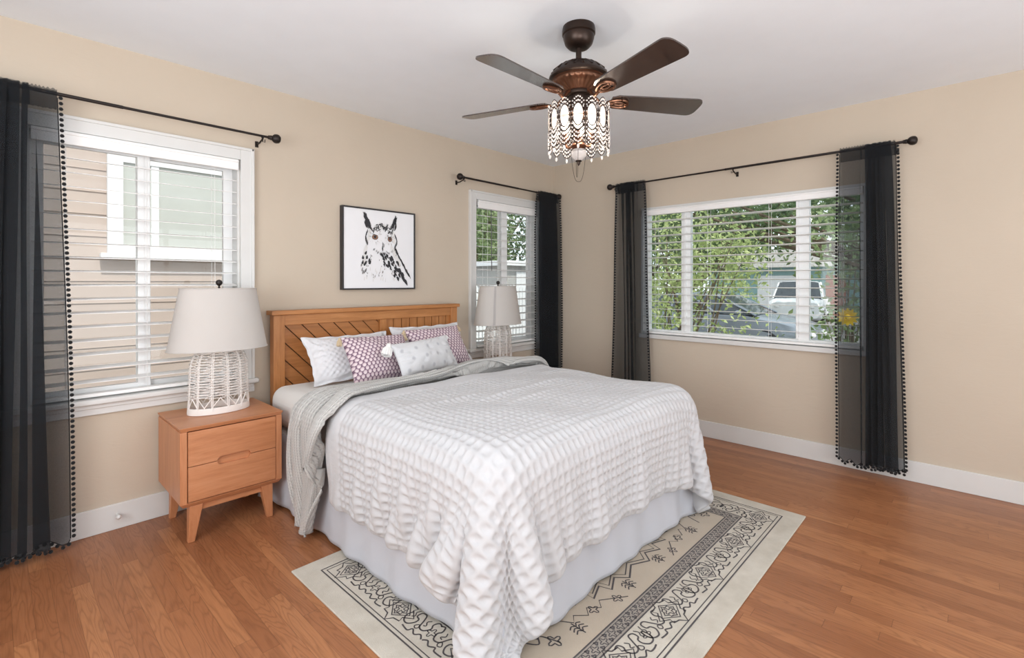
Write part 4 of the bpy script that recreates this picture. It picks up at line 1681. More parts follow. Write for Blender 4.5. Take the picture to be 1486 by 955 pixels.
# beak, chin
for k in range(7):
    dab(gd if k > 3 else gm, .535 + random.uniform(-.012, .012), .575 - .012 * k, .05, .014, 84 + random.uniform(-12, 12), 3)
for k in range(24):
    s = k / 23
    dab(random.choice((gm, gl, gd)), .40 + .30 * s, .50 - .05 * math.sin(PI * s) + random.uniform(-.012, .012), .032, .01, 70 + 40 * s, 2)
# breast and wing spots
for k in range(9):
    dab(gd, .24 + random.uniform(0, .11), .44 - random.uniform(-.02, .14), .05, .036, 75 + random.uniform(-20, 20), 2)
for k in range(7):
    dab(gm, .22 + random.uniform(0, .08), .30 - random.uniform(0, .1), .05, .018, 75, 2)
for k in range(40):
    s = random.random()
    dab(gd, .56 + .22 * s + random.uniform(-.07, .07), .44 - .28 * s + random.uniform(-.07, .07), random.uniform(.035, .075), random.uniform(.024, .044), random.uniform(-75, -30), 2)
for k in range(26):
    s = k / 25
    dab(gd, .72 + .20 * s + random.uniform(-.01, .01), .50 - .34 * s, .085, .017, -60 + random.uniform(-10, 10), 3)
for k in range(10):
    s = k / 9
    dab(gd, .77 + .10 * s + random.uniform(-.01, .01), .22 - .15 * s, .09, .038, -65, 3)
for k in range(40):
    dab(gm, random.uniform(.3, .78), random.uniform(.14, .48), random.uniform(.016, .036), .010, random.uniform(60, 110), 1)
for k in range(18):
    dab(gl, random.uniform(.25, .7), random.uniform(.1, .25), .05, .014, 85, 1)
for k in range(60):       # soft radial feathering of the face
    a = random.uniform(0, 2 * PI)
    e = random.choice(((.418, .655, .085), (.632, .640, .065)))
    rr = e[2] * random.uniform(.75, 1.25)
    dab(gl if k % 3 else gm, e[0] + rr * math.cos(a), e[1] + rr * math.sin(a), random.uniform(.02, .04), .006, math.degrees(a), 1)
put('print_wash', gl, M['ink4'], pr_)
put('print_grey_strokes', gm, M['ink3'], pr_)
for (u_, v_, s) in ((.418, .655, 1.0), (.632, .640, .74)):
    gi, gp = G(), G()
    gi.base, gp.base = .0024, .0026
    dab(gi, u_, v_, .074 * s, .058, 0, 4, 20, 0)
    dab(gp, u_, v_ + .005, .040 * s, .036, 0, 5, 16, 0)
    for k in range(18):
        a = 2 * PI * k / 18
        dab(gd, u_ + .040 * s * math.cos(a), v_ + .031 * math.sin(a), .018, .007, math.degrees(a) + 90, 5)
    dab(gp, u_, v_ + .030, .085 * s, .013, -12 if s > .9 else 12, 6)
    put('print_iris', gi, M['iris'], pr_)
    put('print_pupil', gp, M['ink'], pr_)
put('print_dark_strokes', gd, M['ink'], pr_)

# door stop on the baseboard
g = G().tube([(-3.54, -.014, .075), (-3.54, -.05, .075)], .006, 10)
g.ball((-3.54, -.056, .075), .012, 12, 8)
tag(put('door_stop', g, M['trim'], None, smooth=True), 'small white door stop on the baseboard beside the nightstand', 'door stop')

# ------------------------------------------------------------------ rug
RX0, RX1, RY0, RY1 = -3.093, -1.010, -2.515, -1.033
rz = .0085
n_ = 60
rug = put('area_rug', G().box(RX0, RX1, RY0, RY1, .0005, rz), M['rug'], None, bevel=.003)
tag(rug, 'cream and charcoal patterned area rug partly under the bed', 'rug')
bo, bi, gi_ = .088, .125, .245          # outer margin, band start, band end
gw_ = .062
g = G()
fx0, fx1, fy0, fy1 = RX0 + gi_ + gw_, RX1 - gi_ - gw_, RY0 + gi_ + gw_, RY1 - gi_ - gw_
g.add([(fx0, fy0, rz + .0004), (fx1, fy0, rz + .0004), (fx1, fy1, rz + .0004), (fx0, fy1, rz + .0004)], [(0, 1, 2, 3)])
o_ = put('rug_field', g, M['rug_field'], rug)
o_['label'] = 'taupe centre field of the rug'
g = G()
def frame_rect(g, ins, w, z):
    a, b, c, d = RX0 + ins, RX1 - ins, RY0 + ins, RY1 - ins
    for q in ((a, b, c, c + w), (a, b, d - w, d), (a, a + w, c + w, d - w), (b - w, b, c + w, d - w)):
        g.add([(q[0], q[2], z), (q[1], q[2], z), (q[1], q[3], z), (q[0], q[3], z)], [(0, 1, 2, 3)])
frame_rect(g, gi_, gw_, rz + .0005)
o_ = put('guard_band', g, M['rug_band'], rug)
o_['label'] = 'grey flowered guard band of the rug'
g = G()
zl = rz + .0009
frame_rect(g, bo, .006, zl)
frame_rect(g, bo + .018, .004, zl)
frame_rect(g, gi_ - .004, .006, zl)
frame_rect(g, gi_ + gw_ - .003, .006, zl)
frame_rect(g, gi_ + .010, .0025, zl)
frame_rect(g, gi_ + gw_ - .012, .0025, zl)
rnd = random.Random(4)


def mot(pts, cx_, cy_, s, ang, w=.0055, closed=False, sm=True, fx=1):
    ca, sa = math.cos(ang), math.sin(ang)
    Pn = [(cx_ + s * (fx * p_[0] * ca - p_[1] * sa) + rnd.uniform(-.0015, .0015), cy_ + s * (fx * p_[0] * sa + p_[1] * ca) + rnd.uniform(-.0015, .0015)) for p_ in pts]
    if sm:
        Pn = smooth_path(Pn, 5, closed)
    stroke(g, Pn, w, zl, closed)


def medallion(x, y, ang, s=.058):
    for k in (1.35, .95, .6):
        d = [(k, 0), (k * .55, k * .32), (k * .62, k * .55), (k * .25, k * .62), (0, k * .95), (-k * .25, k * .62), (-k * .62, k * .55), (-k * .55, k * .32), (-k, 0), (-k * .55, -k * .32), (-k * .62, -k * .55), (-k * .25, -k * .62), (0, -k * .95), (k * .25, -k * .62), (k * .62, -k * .55), (k * .55, -k * .32)]
        if k == .95:
            d = [(k, 0), (0, k * .8), (-k, 0), (0, -k * .8)]
        mot(d, x, y, s, ang, .006, True, False)
    q = [(.25 * (1 + .5 * math.cos(4 * a)) * math.cos(a), .25 * (1 + .5 * math.cos(4 * a)) * math.sin(a)) for a in np.linspace(0, 2 * PI, 24, False)]
    mot(q, x, y, s, ang, .0045, True, False)


def vine(x, y, ang, fx, s=.056):
    mot([(-1.5, .9), (-1.1, 1.0), (-.9, .6), (-1.1, .2), (-.8, -.3), (-.3, -.2), (0, .4), (.3, .9), (.7, .8), (.75, .35), (.4, .2), (.35, -.2), (.7, -.6), (1.2, -.55), (1.5, -.1), (1.4, .5)], x, y, s, ang, .0062, fx=fx)
    mot([(-1.4, -.9), (-1.0, -.65), (-.6, -.95), (-.1, -.7), (.1, -1.0), (.5, -1.0), (.9, -.95)], x, y, s, ang, .0062, fx=fx)
    mot([(-.55, .75), (-.35, .45), (-.6, .2), (-.35, .05)], x, y, s, ang, .0045, fx=fx)
    mot([(1.0, .9), (1.15, .55), (.95, .3), (1.1, .05)], x, y, s, ang, .0045, fx=fx)
    mot([(-.1, -.1), (.12, -.35), (-.1, -.55), (-.3, -.35)], x, y, s, ang, .0045, True, fx=fx)


def flower(x, y, s, w=.004, n=4):
    q = [(s * (1 + .45 * math.cos(n * a)) * math.cos(a), s * (1 + .45 * math.cos(n * a)) * math.sin(a)) for a in np.linspace(0, 2 * PI, 6 * n, False)]
    stroke(g, [(x + p_[0], y + p_[1]) for p_ in q], w, zl, True)


bm = (bi + gi_ - .006) / 2 + .002
hp = .36
for side in range(4):
    if side < 2:
        yy = RY0 + bm if side == 0 else RY1 - bm
        L0, L1 = RX0 + bm, RX1 - bm
    else:
        yy = RX0 + bm if side == 2 else RX1 - bm
        L0, L1 = RY0 + bm, RY1 - bm
    n = round((L1 - L0) / hp)
    for k in range(n + 1):
        a = L0 + (L1 - L0) * k / n
        P_ = (a, yy) if side < 2 else (yy, a)
        an = 0 if side < 2 else PI / 2
        if side in (1, 2):
            an += PI
        if side < 2 or 0 < k < n:
            medallion(*P_, an)
        if k < n:
            st = (L1 - L0) / n
            for fr, fx in ((.31, 1), (.69, -1)):
                b = a + st * fr
                P2 = (b, yy) if side < 2 else (yy, b)
                vine(*P2, an, fx, .049)
                b2 = a + st * .5
            P3 = (b2, yy) if side < 2 else (yy, b2)
            flower(*P3, .015)
# guard band flowers
gb = gi_ + gw_ / 2
for side in range(4):
    if side < 2:
        yy = RY0 + gb if side == 0 else RY1 - gb
        L0, L1 = RX0 + gb, RX1 - gb
    else:
        yy = RX0 + gb if side == 2 else RX1 - gb
        L0, L1 = RY0 + gb, RY1 - gb
    n = int((L1 - L0) / .052)
    for k in range(n):
        a = L0 + (L1 - L0) * (k + .5) / n
        P_ = (a, yy) if side < 2 else (yy, a)
        flower(*P_, .0125, .0042)
        b = a + (L1 - L0) / n / 2
        for e in (-.014, .014):
            P2 = (b, yy + e) if side < 2 else (yy + e, b)
            flower(*P2, .006, .005, 3)
# field: serrated centre medallion edge, sprigs and flowers
cxr, cyr = (RX0 + RX1) / 2, (RY0 + RY1) / 2
zz_ = []
for k in range(64):
    a = 2 * PI * k / 64
    rr = 1 + (.07 if k % 2 else -.07)
    zz_.append((cxr + .52 * rr * math.copysign(abs(math.cos(a)) ** .8, math.cos(a)), cyr + .32 * rr * math.copysign(abs(math.sin(a)) ** .8, math.sin(a))))
stroke(g, zz_, .009, zl, True)
stroke(g, [(cxr + (p_[0] - cxr) * .93, cyr + (p_[1] - cyr) * .93) for p_ in zz_], .006, zl, True)
for sx_ in (-1, 1):
    for sy_ in (-1, 1):
        for (dx, dy, kind) in ((.13, .36, 0), (.24, .375, 1), (.36, .345, 1), (.48, .36, 0), (.64, .30, 2), (.60, .12, 1), (.66, .02, 0), (.52, .26, 1)):
            x_, y_ = cxr + sx_ * dx, cyr + sy_ * dy
            if kind == 1:
                flower(x_, y_, .016, .005)
            elif kind == 0:
                for q in range(3):
                    mot([(-.9, -.3 + q * .45), (-.4, .0 + q * .45), (0, -.35 + q * .45), (.4, .0 + q * .45), (.9, -.3 + q * .45)], x_, y_ - .01, .034, 0, .0055, fx=sx_)
                mot([(0, -.7), (0, 1.2)], x_, y_ - .01, .034, 0, .0055)
            else:
                mot([(-1, -1), (-.5, .2), (0, -.2), (.5, .6), (.2, 1), (1, .9)], x_, y_, .06, 0, .006, fx=sx_)
                mot([(-1.1, .4), (-.6, .9), (-.1, .5), (-.3, .1)], x_, y_, .06, 0, .006, fx=sx_)
                flower(x_ + .05, y_ - .04, .02, .006)
        # stepped spandrel line
        sp = [(.2, .40), (.30, .33), (.33, .36), (.37, .32), (.40, .35), (.44, .31), (.47, .335), (.56, .20), (.68, .14)]
        stroke(g, [(cxr + sx_ * a, cyr + sy_ * b) for a, b in sp], .005, zl)
o_ = put('woven_pattern', g, M['rug_line'], rug)
o_['label'] = 'charcoal outline pattern of medallions and vines'

# ------------------------------------------------------------------ ceiling fan with crystal light kit
FX, FY = -2.085, -1.815
fan = thing('ceiling_fan', 'dark bronze five-blade ceiling fan with a crystal light kit', 'ceiling fan', (FX, FY, 1.80))
C0 = (FX, FY, 0)
put('canopy', G().lathe([(.0, 2.44), (.074, 2.44), (.077, 2.425), (.077, 2.405), (.071, 2.40), (.072, 2.388), (.064, 2.362), (.05, 2.346), (.036, 2.34), (.0, 2.34)], C0, 36), M['bronze'], fan, smooth=True)
put('downrod', G().lathe([(.0135, 2.345), (.0135, 2.285), (.022, 2.282), (.026, 2.27), (.026, 2.262), (.0, 2.262)], C0, 20), M['bronze'], fan, smooth=True)
mot_ = put('motor_housing', G().lathe([(.0, 2.272), (.05, 2.27), (.085, 2.258), (.115, 2.236), (.134, 2.212), (.139, 2.204), (.139, 2.197), (.130, 2.192), (.126, 2.192)], C0, 48), M['bronze'], fan, smooth=True)
g = G()
for k in range(20):      # embossed leaf border on the dome
    a = 2 * PI * k / 20
    pts = []
    for f in np.linspace(0, 1, 7):
        rr = .128 - .035 * math.sin(PI * f)
        zz = 2.22 + (.128 - rr) * .85
        b = a + (f - .5) * 2 * PI / 22
        pts.append((FX + rr * math.cos(b), FY + rr * math.sin(b), zz + .002))
    g.tube(pts, .0035, 6)
put('embossed_border', g, M['bronze'], mot_, smooth=True)
put('motor_bowl', G().lathe([(.127, 2.194), (.12, 2.188), (.122, 2.18), (.112, 2.168), (.095, 2.156), (.078, 2.146), (.068, 2.137), (.066, 2.130), (.0, 2.130)], C0, 120, flute=(3, 6, 26, .07)), M['copper'], fan, smooth=True)
put('switch_housing', G().lathe([(.0, 2.131), (.070, 2.131), (.074, 2.124), (.072, 2.114), (.058, 2.110), (.060, 2.10), (.056, 2.07), (.052, 2.055), (.03, 2.048), (.0, 2.048)], C0, 40), M['bronze'], fan, smooth=True)

BZ = 2.104
pitch_ = math.radians(-12)
for k in range(5):
    ang = PI + k * 2 * PI / 5
    ca, sa = math.cos(ang), math.sin(ang)
    def WP(r_, s_, h_):
        return (FX + ca * r_ - sa * s_, FY + sa * r_ + ca * s_, BZ + h_)
    # blade: tapered plank with rounded tip
    outl = []
    r0, r1 = .155, .612
    def halfw(f):
        return .050 + .020 * f
    N = 26
    up_, dn_ = [], []
    for f in list(np.linspace(0, .8, 14)) + list(1 - .2 * (1 - np.linspace(.06, 1, 18)) ** 1.6):
        r_ = r0 + (r1 - r0) * f
        hw_ = halfw(f)
        if f > .88:
            hw_ *= max(0.0, 1 - ((f - .88) / .12) ** 3.2) ** (1 / 3.2)
        if f < .06:
            hw_ *= .72 + .28 * math.sqrt(f / .06)
        up_.append((r_, hw_))
        dn_.append((r_, -hw_))
    outl = up_ + dn_[::-1]
    g = G()
    n = len(outl)
    V = []
    for h_ in (.003, -.003):
        for (r_, s_) in outl:
            V.append(WP(r_, s_ * math.cos(pitch_), h_ + s_ * math.sin(pitch_)))
    g.add(V, [tuple(range(n)), tuple(range(2 * n - 1, n - 1, -1))] + [(i, i + n, (i + 1) % n + n, (i + 1) % n) for i in range(n)])
    bl_ = put('blade', g, M['blade'], fan)
    # blade iron: curved arm with an open oval plate under the blade
    g = G()
    def WPp(r_, s_, h_):
        return WP(r_, s_ * math.cos(pitch_), h_ + s_ * math.sin(pitch_))
    g.tube(smooth_path([WPp(.065, 0, .022), WPp(.09, 0, .004), WPp(.115, 0, -.02), WPp(.145, 0, -.012)], 4), .0085, 8)
    loop = []
    for q in range(20):
        a = 2 * PI * q / 20
        loop.append(WPp(.19 + .052 * math.cos(a), .030 * math.sin(a) * (1 + .25 * math.cos(a)), -.0085))
    g.tube(loop, .0065, 6, closed=True)
    inner = [WPp(.195 + .028 * math.cos(a), .011 * math.sin(a), -.0085) for a in np.linspace(0, 2 * PI, 14, False)]
    g.tube(inner, .005, 6, closed=True)
    g.tube([WPp(.222, 0, -.0085), WPp(.245, 0, -.0085)], .006, 6)
    g.tube([WPp(.14, 0, -.0105), WPp(.168, 0, -.0085)], .008, 6)
    for (r_, s_) in ((.235, 0), (.2, .033), (.2, -.033)):
        p_ = WPp(r_, s_, -.010)
        g.ball(p_, .007, 8, 6, (1, 1, .6))
    put('blade_iron', g, M['copper'], bl_, smooth=True)

# light kit
kit = put('light_fitter', G().lathe([(.0, 2.05), (.058, 2.05), (.064, 2.04), (.066, 2.03), (.03, 2.02), (.012, 2.012), (.010, 1.90), (.030, 1.895), (.036, 1.885), (.03, 1.872), (.018, 1.866), (.0, 1.864)], C0, 28), M['copper'], fan, smooth=True)
g = G()
RC = .140
for zz in (2.045, 1.99, 1.93):
    g.tube([(FX + RC * math.cos(a), FY + RC * math.sin(a), zz) for a in np.linspace(0, 2 * PI, 56, False)], .0016, 5, closed=True)
for k in range(7):
    a = 2 * PI * k / 7
    g.tube([(FX + .06 * math.cos(a), FY + .06 * math.sin(a), 2.042), (FX + .1 * math.cos(a), FY + .1 * math.sin(a), 2.05), (FX + RC * math.cos(a), FY + RC * math.sin(a), 2.045)], .0025, 5)
put('hoop_frame', g, M['bronze'], kit, smooth=True)
NP = 14
for k in range(NP):
    a0_ = 2 * PI * (k + .35) / NP
    hwid = PI / NP * .97
    def CP(uu, zz, dr=0.0):       # uu in -1..1 across the panel
        a = a0_ + uu * hwid
        return (FX + (RC + dr) * math.cos(a), FY + (RC + dr) * math.sin(a), zz)
    g = G()
    gb_ = G()
    zc = 1.99
    def oval(hu, hz, b0=0.0, b1=2 * PI, n=26, closed=True, c=zc):
        return [CP(hu * math.sin(b), c + hz * math.cos(b)) for b in np.linspace(b0, b1, n, not closed)]
    g.tube(oval(.80, .050), .0027, 4, closed=True)
    g.tube(oval(.98, .068), .0024, 4, closed=True)
    # pointed scallops stacked over and under the oval
    for q in range(2):
        top_ = [CP(uu, zc + .052 + .017 * (q + 1) - .030 * abs(uu) ** 1.6) for uu in np.linspace(-.95, .95, 11)]
        g.tube(top_, .002, 4)
    for q in range(4):
        bt = [CP(uu, zc - .054 - .019 * (q + 1) + .032 * abs(uu) ** 1.6) for uu in np.linspace(-.97, .97, 11)]
        g.tube(bt, .002, 4)
    g.tube([CP(-.99, zc + .03), CP(-.99, zc - .10)], .001, 4)
    w_ = put('crystal_panel', g, M['bronze'], kit)
    w_['label'] = 'bronze wire oval panel strung with crystals'
    for q in range(16):
        b = 2 * PI * (q + .5) / 16
        gb_.ball(CP(.89 * math.sin(b), zc + .059 * math.cos(b), .001), .0036, 6, 4)
    for q in range(2):
        for uu in np.linspace(-.8, .8, 7):
            gb_.ball(CP(uu, zc + .0445 + .017 * (q + 1) - .030 * abs(uu) ** 1.6, .001), .0036, 6, 4)
    for q in range(4):
        for uu in np.linspace(-.84, .84, 7):
            gb_.ball(CP(uu, zc - .0455 - .019 * (q + 1) + .032 * abs(uu) ** 1.6, .001), .0037, 6, 4, (1, 1, 1.25))
    gb_.ball(CP(0, zc - .142), .0055, 6, 5, (1, 1, 1.9))
    put('crystal_beads', gb_, M['crystal'], w_, smooth=False)
    # clear oval lens in the middle
    put('crystal_lens', G().add([CP(0, zc, .006)] + oval(.79, .049, n=26) + [CP(0, zc, -.004)], [(0, 1 + q, 1 + (q + 1) % 26) for q in range(26)] + [(27, 1 + (q + 1) % 26, 1 + q) for q in range(26)]), M['lens'], w_, smooth=True)
for k in range(4):
    a = 2 * PI * k / 4 + .5
    bx_, by_ = FX + .062 * math.cos(a), FY + .062 * math.sin(a)
    g = G().tube(smooth_path([(FX + .02 * math.cos(a), FY + .02 * math.sin(a), 1.888), (FX + .05 * math.cos(a), FY + .05 * math.sin(a), 1.88), (bx_, by_, 1.895), (bx_, by_, 1.91)], 4), .006, 8)
    g.lathe([(.0, 1.905), (.017, 1.905), (.019, 1.912), (.013, 1.918), (.013, 1.945), (.0, 1.945)], (bx_, by_, 0), 14)
    s_ = put('socket_arm', g, M['copper'], kit, smooth=True)
    put('bulb', G().ball((bx_, by_, 1.98), .018, 12, 8, (1, 1, 2.0)), M['bulb'], s_, smooth=True)
put('glass_bowl', G().lathe([(.0, 1.868), (.03, 1.868), (.038, 1.855), (.034, 1.836), (.02, 1.822), (.006, 1.816), (.0, 1.815)], C0, 20), M['crystal'], kit, smooth=True)
put('bottom_finial', G().lathe([(.0, 1.82), (.014, 1.818), (.015, 1.813), (.008, 1.81), (.008, 1.802), (.0, 1.792)], C0, 16), M['bronze'], kit, smooth=True)
for (o1, o2, zlow) in (((-.045, -.03), (.020, .03), 1.738), ((-.02, .03), (.045, -.01), 1.722)):
    pts = []
    for q in range(21):
        f = q / 20
        x_ = o1[0] + (o2[0] - o1[0]) * f
        y_ = o1[1] + (o2[1] - o1[1]) * f
        e = 2 * f - 1
        pts.append((FX + x_, FY + y_, zlow + (1.87 - zlow) * (abs(e) ** 3.0)))
    g = G().tube(pts, .0011, 5)
    put('pull_chain', g, M['bronze'], fan, smooth=True)
lamp('fan_light', 'POINT', (FX, FY, 1.975), 11, (1.0, .87, .72), shadow_soft_size=.06)

# ------------------------------------------------------------------ outdoors
GZ = -.45
struct('ground', G().box(-14, 40, WT + .02, 30, GZ - .2, GZ).box(WT + .02, 40, -20, WT + .02, GZ - .2, GZ), M['asphalt'], 'grey driveway and yard ground outside the windows', 'ground')
tag(put('lawn_strip', G().box(.6, 4.2, -6, 3.2, GZ, GZ + .02), M['grass'], None), 'green lawn strip between the wide window and the driveway', 'lawn', kind='structure')

# neighbouring house seen through the first window
nh = thing('neighbor_house', 'peach stucco neighbouring house outside the window by the leftmost curtain', 'house', (-4.5, 2.5, GZ))
put('house_wall', G().box(-9, -.9, 2.3, 5.5, GZ, 3.2), M['stucco'], nh)
g = G()
for z in np.arange(GZ, 3.2, .19):
    g.box(-9, -.9, 2.292, 2.3, z, z + .006)
put('siding_joint', g, M['stucco'], nh)
put('house_roof', G().prism([(1.8, 3.2), (6, 3.2), (3.9, 4.6)], -9.4, -.5, 'x'), M['roofing'], nh)
wx0, wx1, wz0, wz1 = -3.29, -2.16, 1.50, 2.42
g = G().box(wx0, wx0 + .11, 2.25, 2.3, wz0, wz1).box(wx1 - .11, wx1, 2.25, 2.3, wz0, wz1).box(wx0 + .002, wx1 - .002, 2.253, 2.3, wz1 - .12, wz1 - .002).box(wx0 + .002, wx1 - .002, 2.253, 2.3, wz0 + .002, wz0 + .08)
g.box(-2.98, -2.92, 2.26, 2.3, wz0 + .003, wz1 - .003)
wf = put('house_window', g, M['ext_white'], nh, bevel=.004)
put('window_shade', G().box(wx0 + .02, wx1 - .02, 2.27, 2.288, wz0 + .02, wz1 - .02), M['ext_shade'], wf)
put('window_sill', G().box(wx0 - .05, wx1 + .05, 2.2, 2.3, wz0 - .05, wz0), M['ext_white'], wf, bevel=.004)

# picket fence and shed outside the second window
fn = thing('picket_fence', 'white picket fence outside the narrow window', 'fence', (4.4, 5.2, GZ))
g = G()
for k in range(34):
    x_ = 2.4 + k * .115
    g.prism([(x_, GZ + .05), (x_ + .08, GZ + .05), (x_ + .08, 1.12), (x_ + .04, 1.18), (x_, 1.12)], 5.2, 5.22, 'y')
put('pickets', g, M['ext_white'], fn)
g = G().box(2.3, 6.4, 5.22, 5.26, .1, .2).box(2.3, 6.4, 5.22, 5.26, .8, .9)
put('fence_rail', g, M['ext_white'], fn)
for x_ in (2.35, 4.3, 6.3):
    put('fence_post', G().box(x_, x_ + .1, 5.22, 5.32, GZ, 1.2), M['ext_white'], fn)
sd = thing('garden_shed', 'pale grey garden shed with a flat roof behind the picket fence', 'shed', (6.6, 7.2, GZ))
put('shed_wall', G().box(5.9, 8.4, 6.4, 8.4, GZ, 1.72), M['grey_siding'], sd)
put('shed_roof', G().box(5.7, 8.6, 6.2, 8.6, 1.72, 1.86), M['ext_white'], sd, bevel=.01)
put('shed_door', G().box(6.3, 6.95, 6.36, 6.4, GZ + .05, 1.55), M['ext_white'], sd, bevel=.005)


def leaves(name, blobs, size, density, mat, parent, seed):
    """foliage: many small pointed leaves clustered on twig tips inside ellipsoid blobs"""
    rg = np.random.default_rng(seed)
    Vs, Fs = [], []
    base = 0
    for (c, rad, nclu) in blobs:
        c = np.array(c, float)
        rad = np.array(rad, float)
        for _ in range(nclu):
            d = rg.normal(0, 1, 3)
            d /= np.linalg.norm(d)
            cc = c + d * rad * rg.uniform(.35, 1) ** .6
            n = int(density * rg.uniform(.6, 1.3))
            for _ in range(n):
                p = cc + rg.normal(0, 1, 3) * size * 1.7
                a = rg.normal(0, 1, 3)
                a /= np.linalg.norm(a)
                b = np.cross(a, rg.normal(0, 1, 3))
                b /= np.linalg.norm(b) + 1e-9
                L = size * rg.uniform(.6, 1.2)
                nn = np.cross(a, b)
                Vs += [p - a * L * .5, p + b * L * .26 + nn * L * .06, p + a * L * .5, p - b * L * .26 + nn * L * .06]
                Fs.append((base, base + 1, base + 2, base + 3))
                base += 4
    g = G()
    g.V, g.F, g.MI = [tuple(v) for v in Vs], Fs, [0] * len(Fs)
    return put(name, g, mat, parent)


def tree(name, label, cat, base, blobs, size, dens, mat, seed, tr=.05, grp=None):
    r = thing(name, label, cat, base, grp)
    rnd = random.Random(seed)
    g = G()
    for (c, rad, n) in blobs:
        for k in range(4):
            e = (c[0] + rnd.uniform(-.7, .7) * rad[0], c[1] + rnd.uniform(-.7, .7) * rad[1], c[2] + rnd.uniform(-.3, .8) * rad[2])
            m = (base[0] + (c[0] - base[0]) * .5 + rnd.uniform(-.1, .1), base[1] + (c[1] - base[1]) * .5 + rnd.uniform(-.1, .1), base[2] + (c[2] - base[2]) * .55)
            g.tube(smooth_path([base, m, e], 4), [tr * (1 - .85 * i / 8) for i in range(9)], 6)
    put('trunk', g, M['bark'], r, smooth=True)
    leaves('foliage', blobs, size, dens, mat, r, seed)
    return r


# shrubs and trees beyond the wide window
tree('garden_shrub', 'bright loose shrub growing just outside the wide window, in front of the car', 'shrub', (2.2, -.3, GZ),
     [((2.2, -.25, 1.0), (.5, .5, .6), 75), ((2.3, -.75, 1.5), (.5, .5, .45), 60), ((2.3, .3, .8), (.5, .5, .6), 75), ((2.5, -.1, 1.9), (.55, .65, .4), 60), ((2.4, -1.0, 1.6), (.4, .4, .3), 34), ((2.0, -1.0, .55), (.4, .45, .3), 26)], .075, 12, M['leaf_bright'], 5, .02)
tree('garden_shrub', 'low leafy shrub under the far curtain outside the wide window', 'shrub', (2.0, -2.2, GZ),
     [((2.1, -2.15, .75), (.4, .32, .42), 40), ((2.5, -2.1, 1.6), (.4, .4, .35), 45)], .085, 9, M['leaf_mid'], 6, .015)
tree('garden_tree', 'dark leafy tree whose branches hang over the top of the wide window', 'tree', (6.5, -6.5, GZ),
     [((4.3, -.6, 2.9), (1.2, 1.5, .65), 150), ((4.5, 1.2, 2.7), (1.2, 1.2, .8), 120), ((4.6, -2.4, 2.75), (1.0, .8, .75), 110), ((5.2, .2, 2.2), (.8, 1.6, .45), 120)], .12, 12, M['leaf_dark'], 7, .08)
tree('street_tree', 'broad green tree standing behind the parked grey-blue car', 'tree', (14.2, 6.5, GZ),
     [((14.0, 6.2, 2.6), (1.7, 1.9, 2.0), 260), ((14.0, 3.2, 3.3), (1.6, 1.9, 1.7), 230), ((14.0, 1.0, 3.8), (1.4, 1.4, 1.1), 120)], .22, 12, M['leaf_mid'], 8, .16)
tree('street_tree', 'tall dark tree rising behind the pale-roofed garage', 'tree', (33, 3.5, GZ),
     [((33, 6, 6.0), (2.5, 5.0, 4.6), 340), ((33, -1, 5.5), (2.5, 4.2, 4.4), 320), ((33, 13, 5), (2.5, 4.6, 4.4), 240)], .42, 12, M['leaf_dark'], 9, .25)
tree('street_tree', 'green tree at the end of the driveway beside the teal garage', 'tree', (17, -1.2, GZ),
     [((17, -.9, 2.5), (1.2, 1.5, 1.4), 150), ((17, -2.4, 1.4), (1.2, 1.2, 1.5), 110)], .26, 11, M['leaf_mid'], 10, .15)
tree('hedge', 'leafy green hedge behind the parked grey-blue car', 'hedge', (11.0, 4.2, GZ),
     [((11.0, yy, .55), (.32, .5, .95), 60) for yy in (1.9, 2.8, 3.7, 4.6, 5.5, 6.4)], .15, 11, M['leaf_bright'], 23, .05)
# trees outside the second window
tree('garden_tree', 'leafy green tree over the picket fence outside the narrow window', 'tree', (7.6, 10.4, GZ),
     [((7.6, 10.2, 2.6), (1.3, 1.0, 1.9), 260), ((9.2, 10.6, 3.6), (.9, .8, 1.3), 130)], .2, 12, M['leaf_mid'], 13, .12)
tree('garden_tree', 'dark tree behind the grey garden shed', 'tree', (13.0, 15.5, GZ),
     [((11.4, 15, 3.6), (2.6, 1.4, 3.2), 330), ((15.4, 15.6, 4.2), (2.6, 1.4, 3.6), 330)], .28, 12, M['leaf_dark'], 14, .18)
# yellow flower by the far curtain
fl = thing('yellow_flower', 'yellow flower on a tall stem outside the wide window, behind the far curtain', 'flower', (1.45, -2.28, GZ))
put('stem', G().tube([(1.45, -2.28, GZ), (1.47, -2.29, .3), (1.45, -2.31, .92)], .008, 6), M['leaf_mid'], fl, smooth=True)
g = G()
for k in range(12):
    a = 2 * PI * k / 12
    c_ = Vector((1.43, -2.31, .93))
    d_ = Vector((-.25, math.cos(a), math.sin(a)))
    s_ = Vector((0, -math.sin(a), math.cos(a)))
    g.add([tuple(c_), tuple(c_ + d_ * .05 + s_ * .02), tuple(c_ + d_ * .09), tuple(c_ + d_ * .05 - s_ * .02)], [(0, 1, 2, 3)])
g.ball((1.42, -2.31, .93), .025, 8, 6)
put('petals', g, M['petal'], fl)


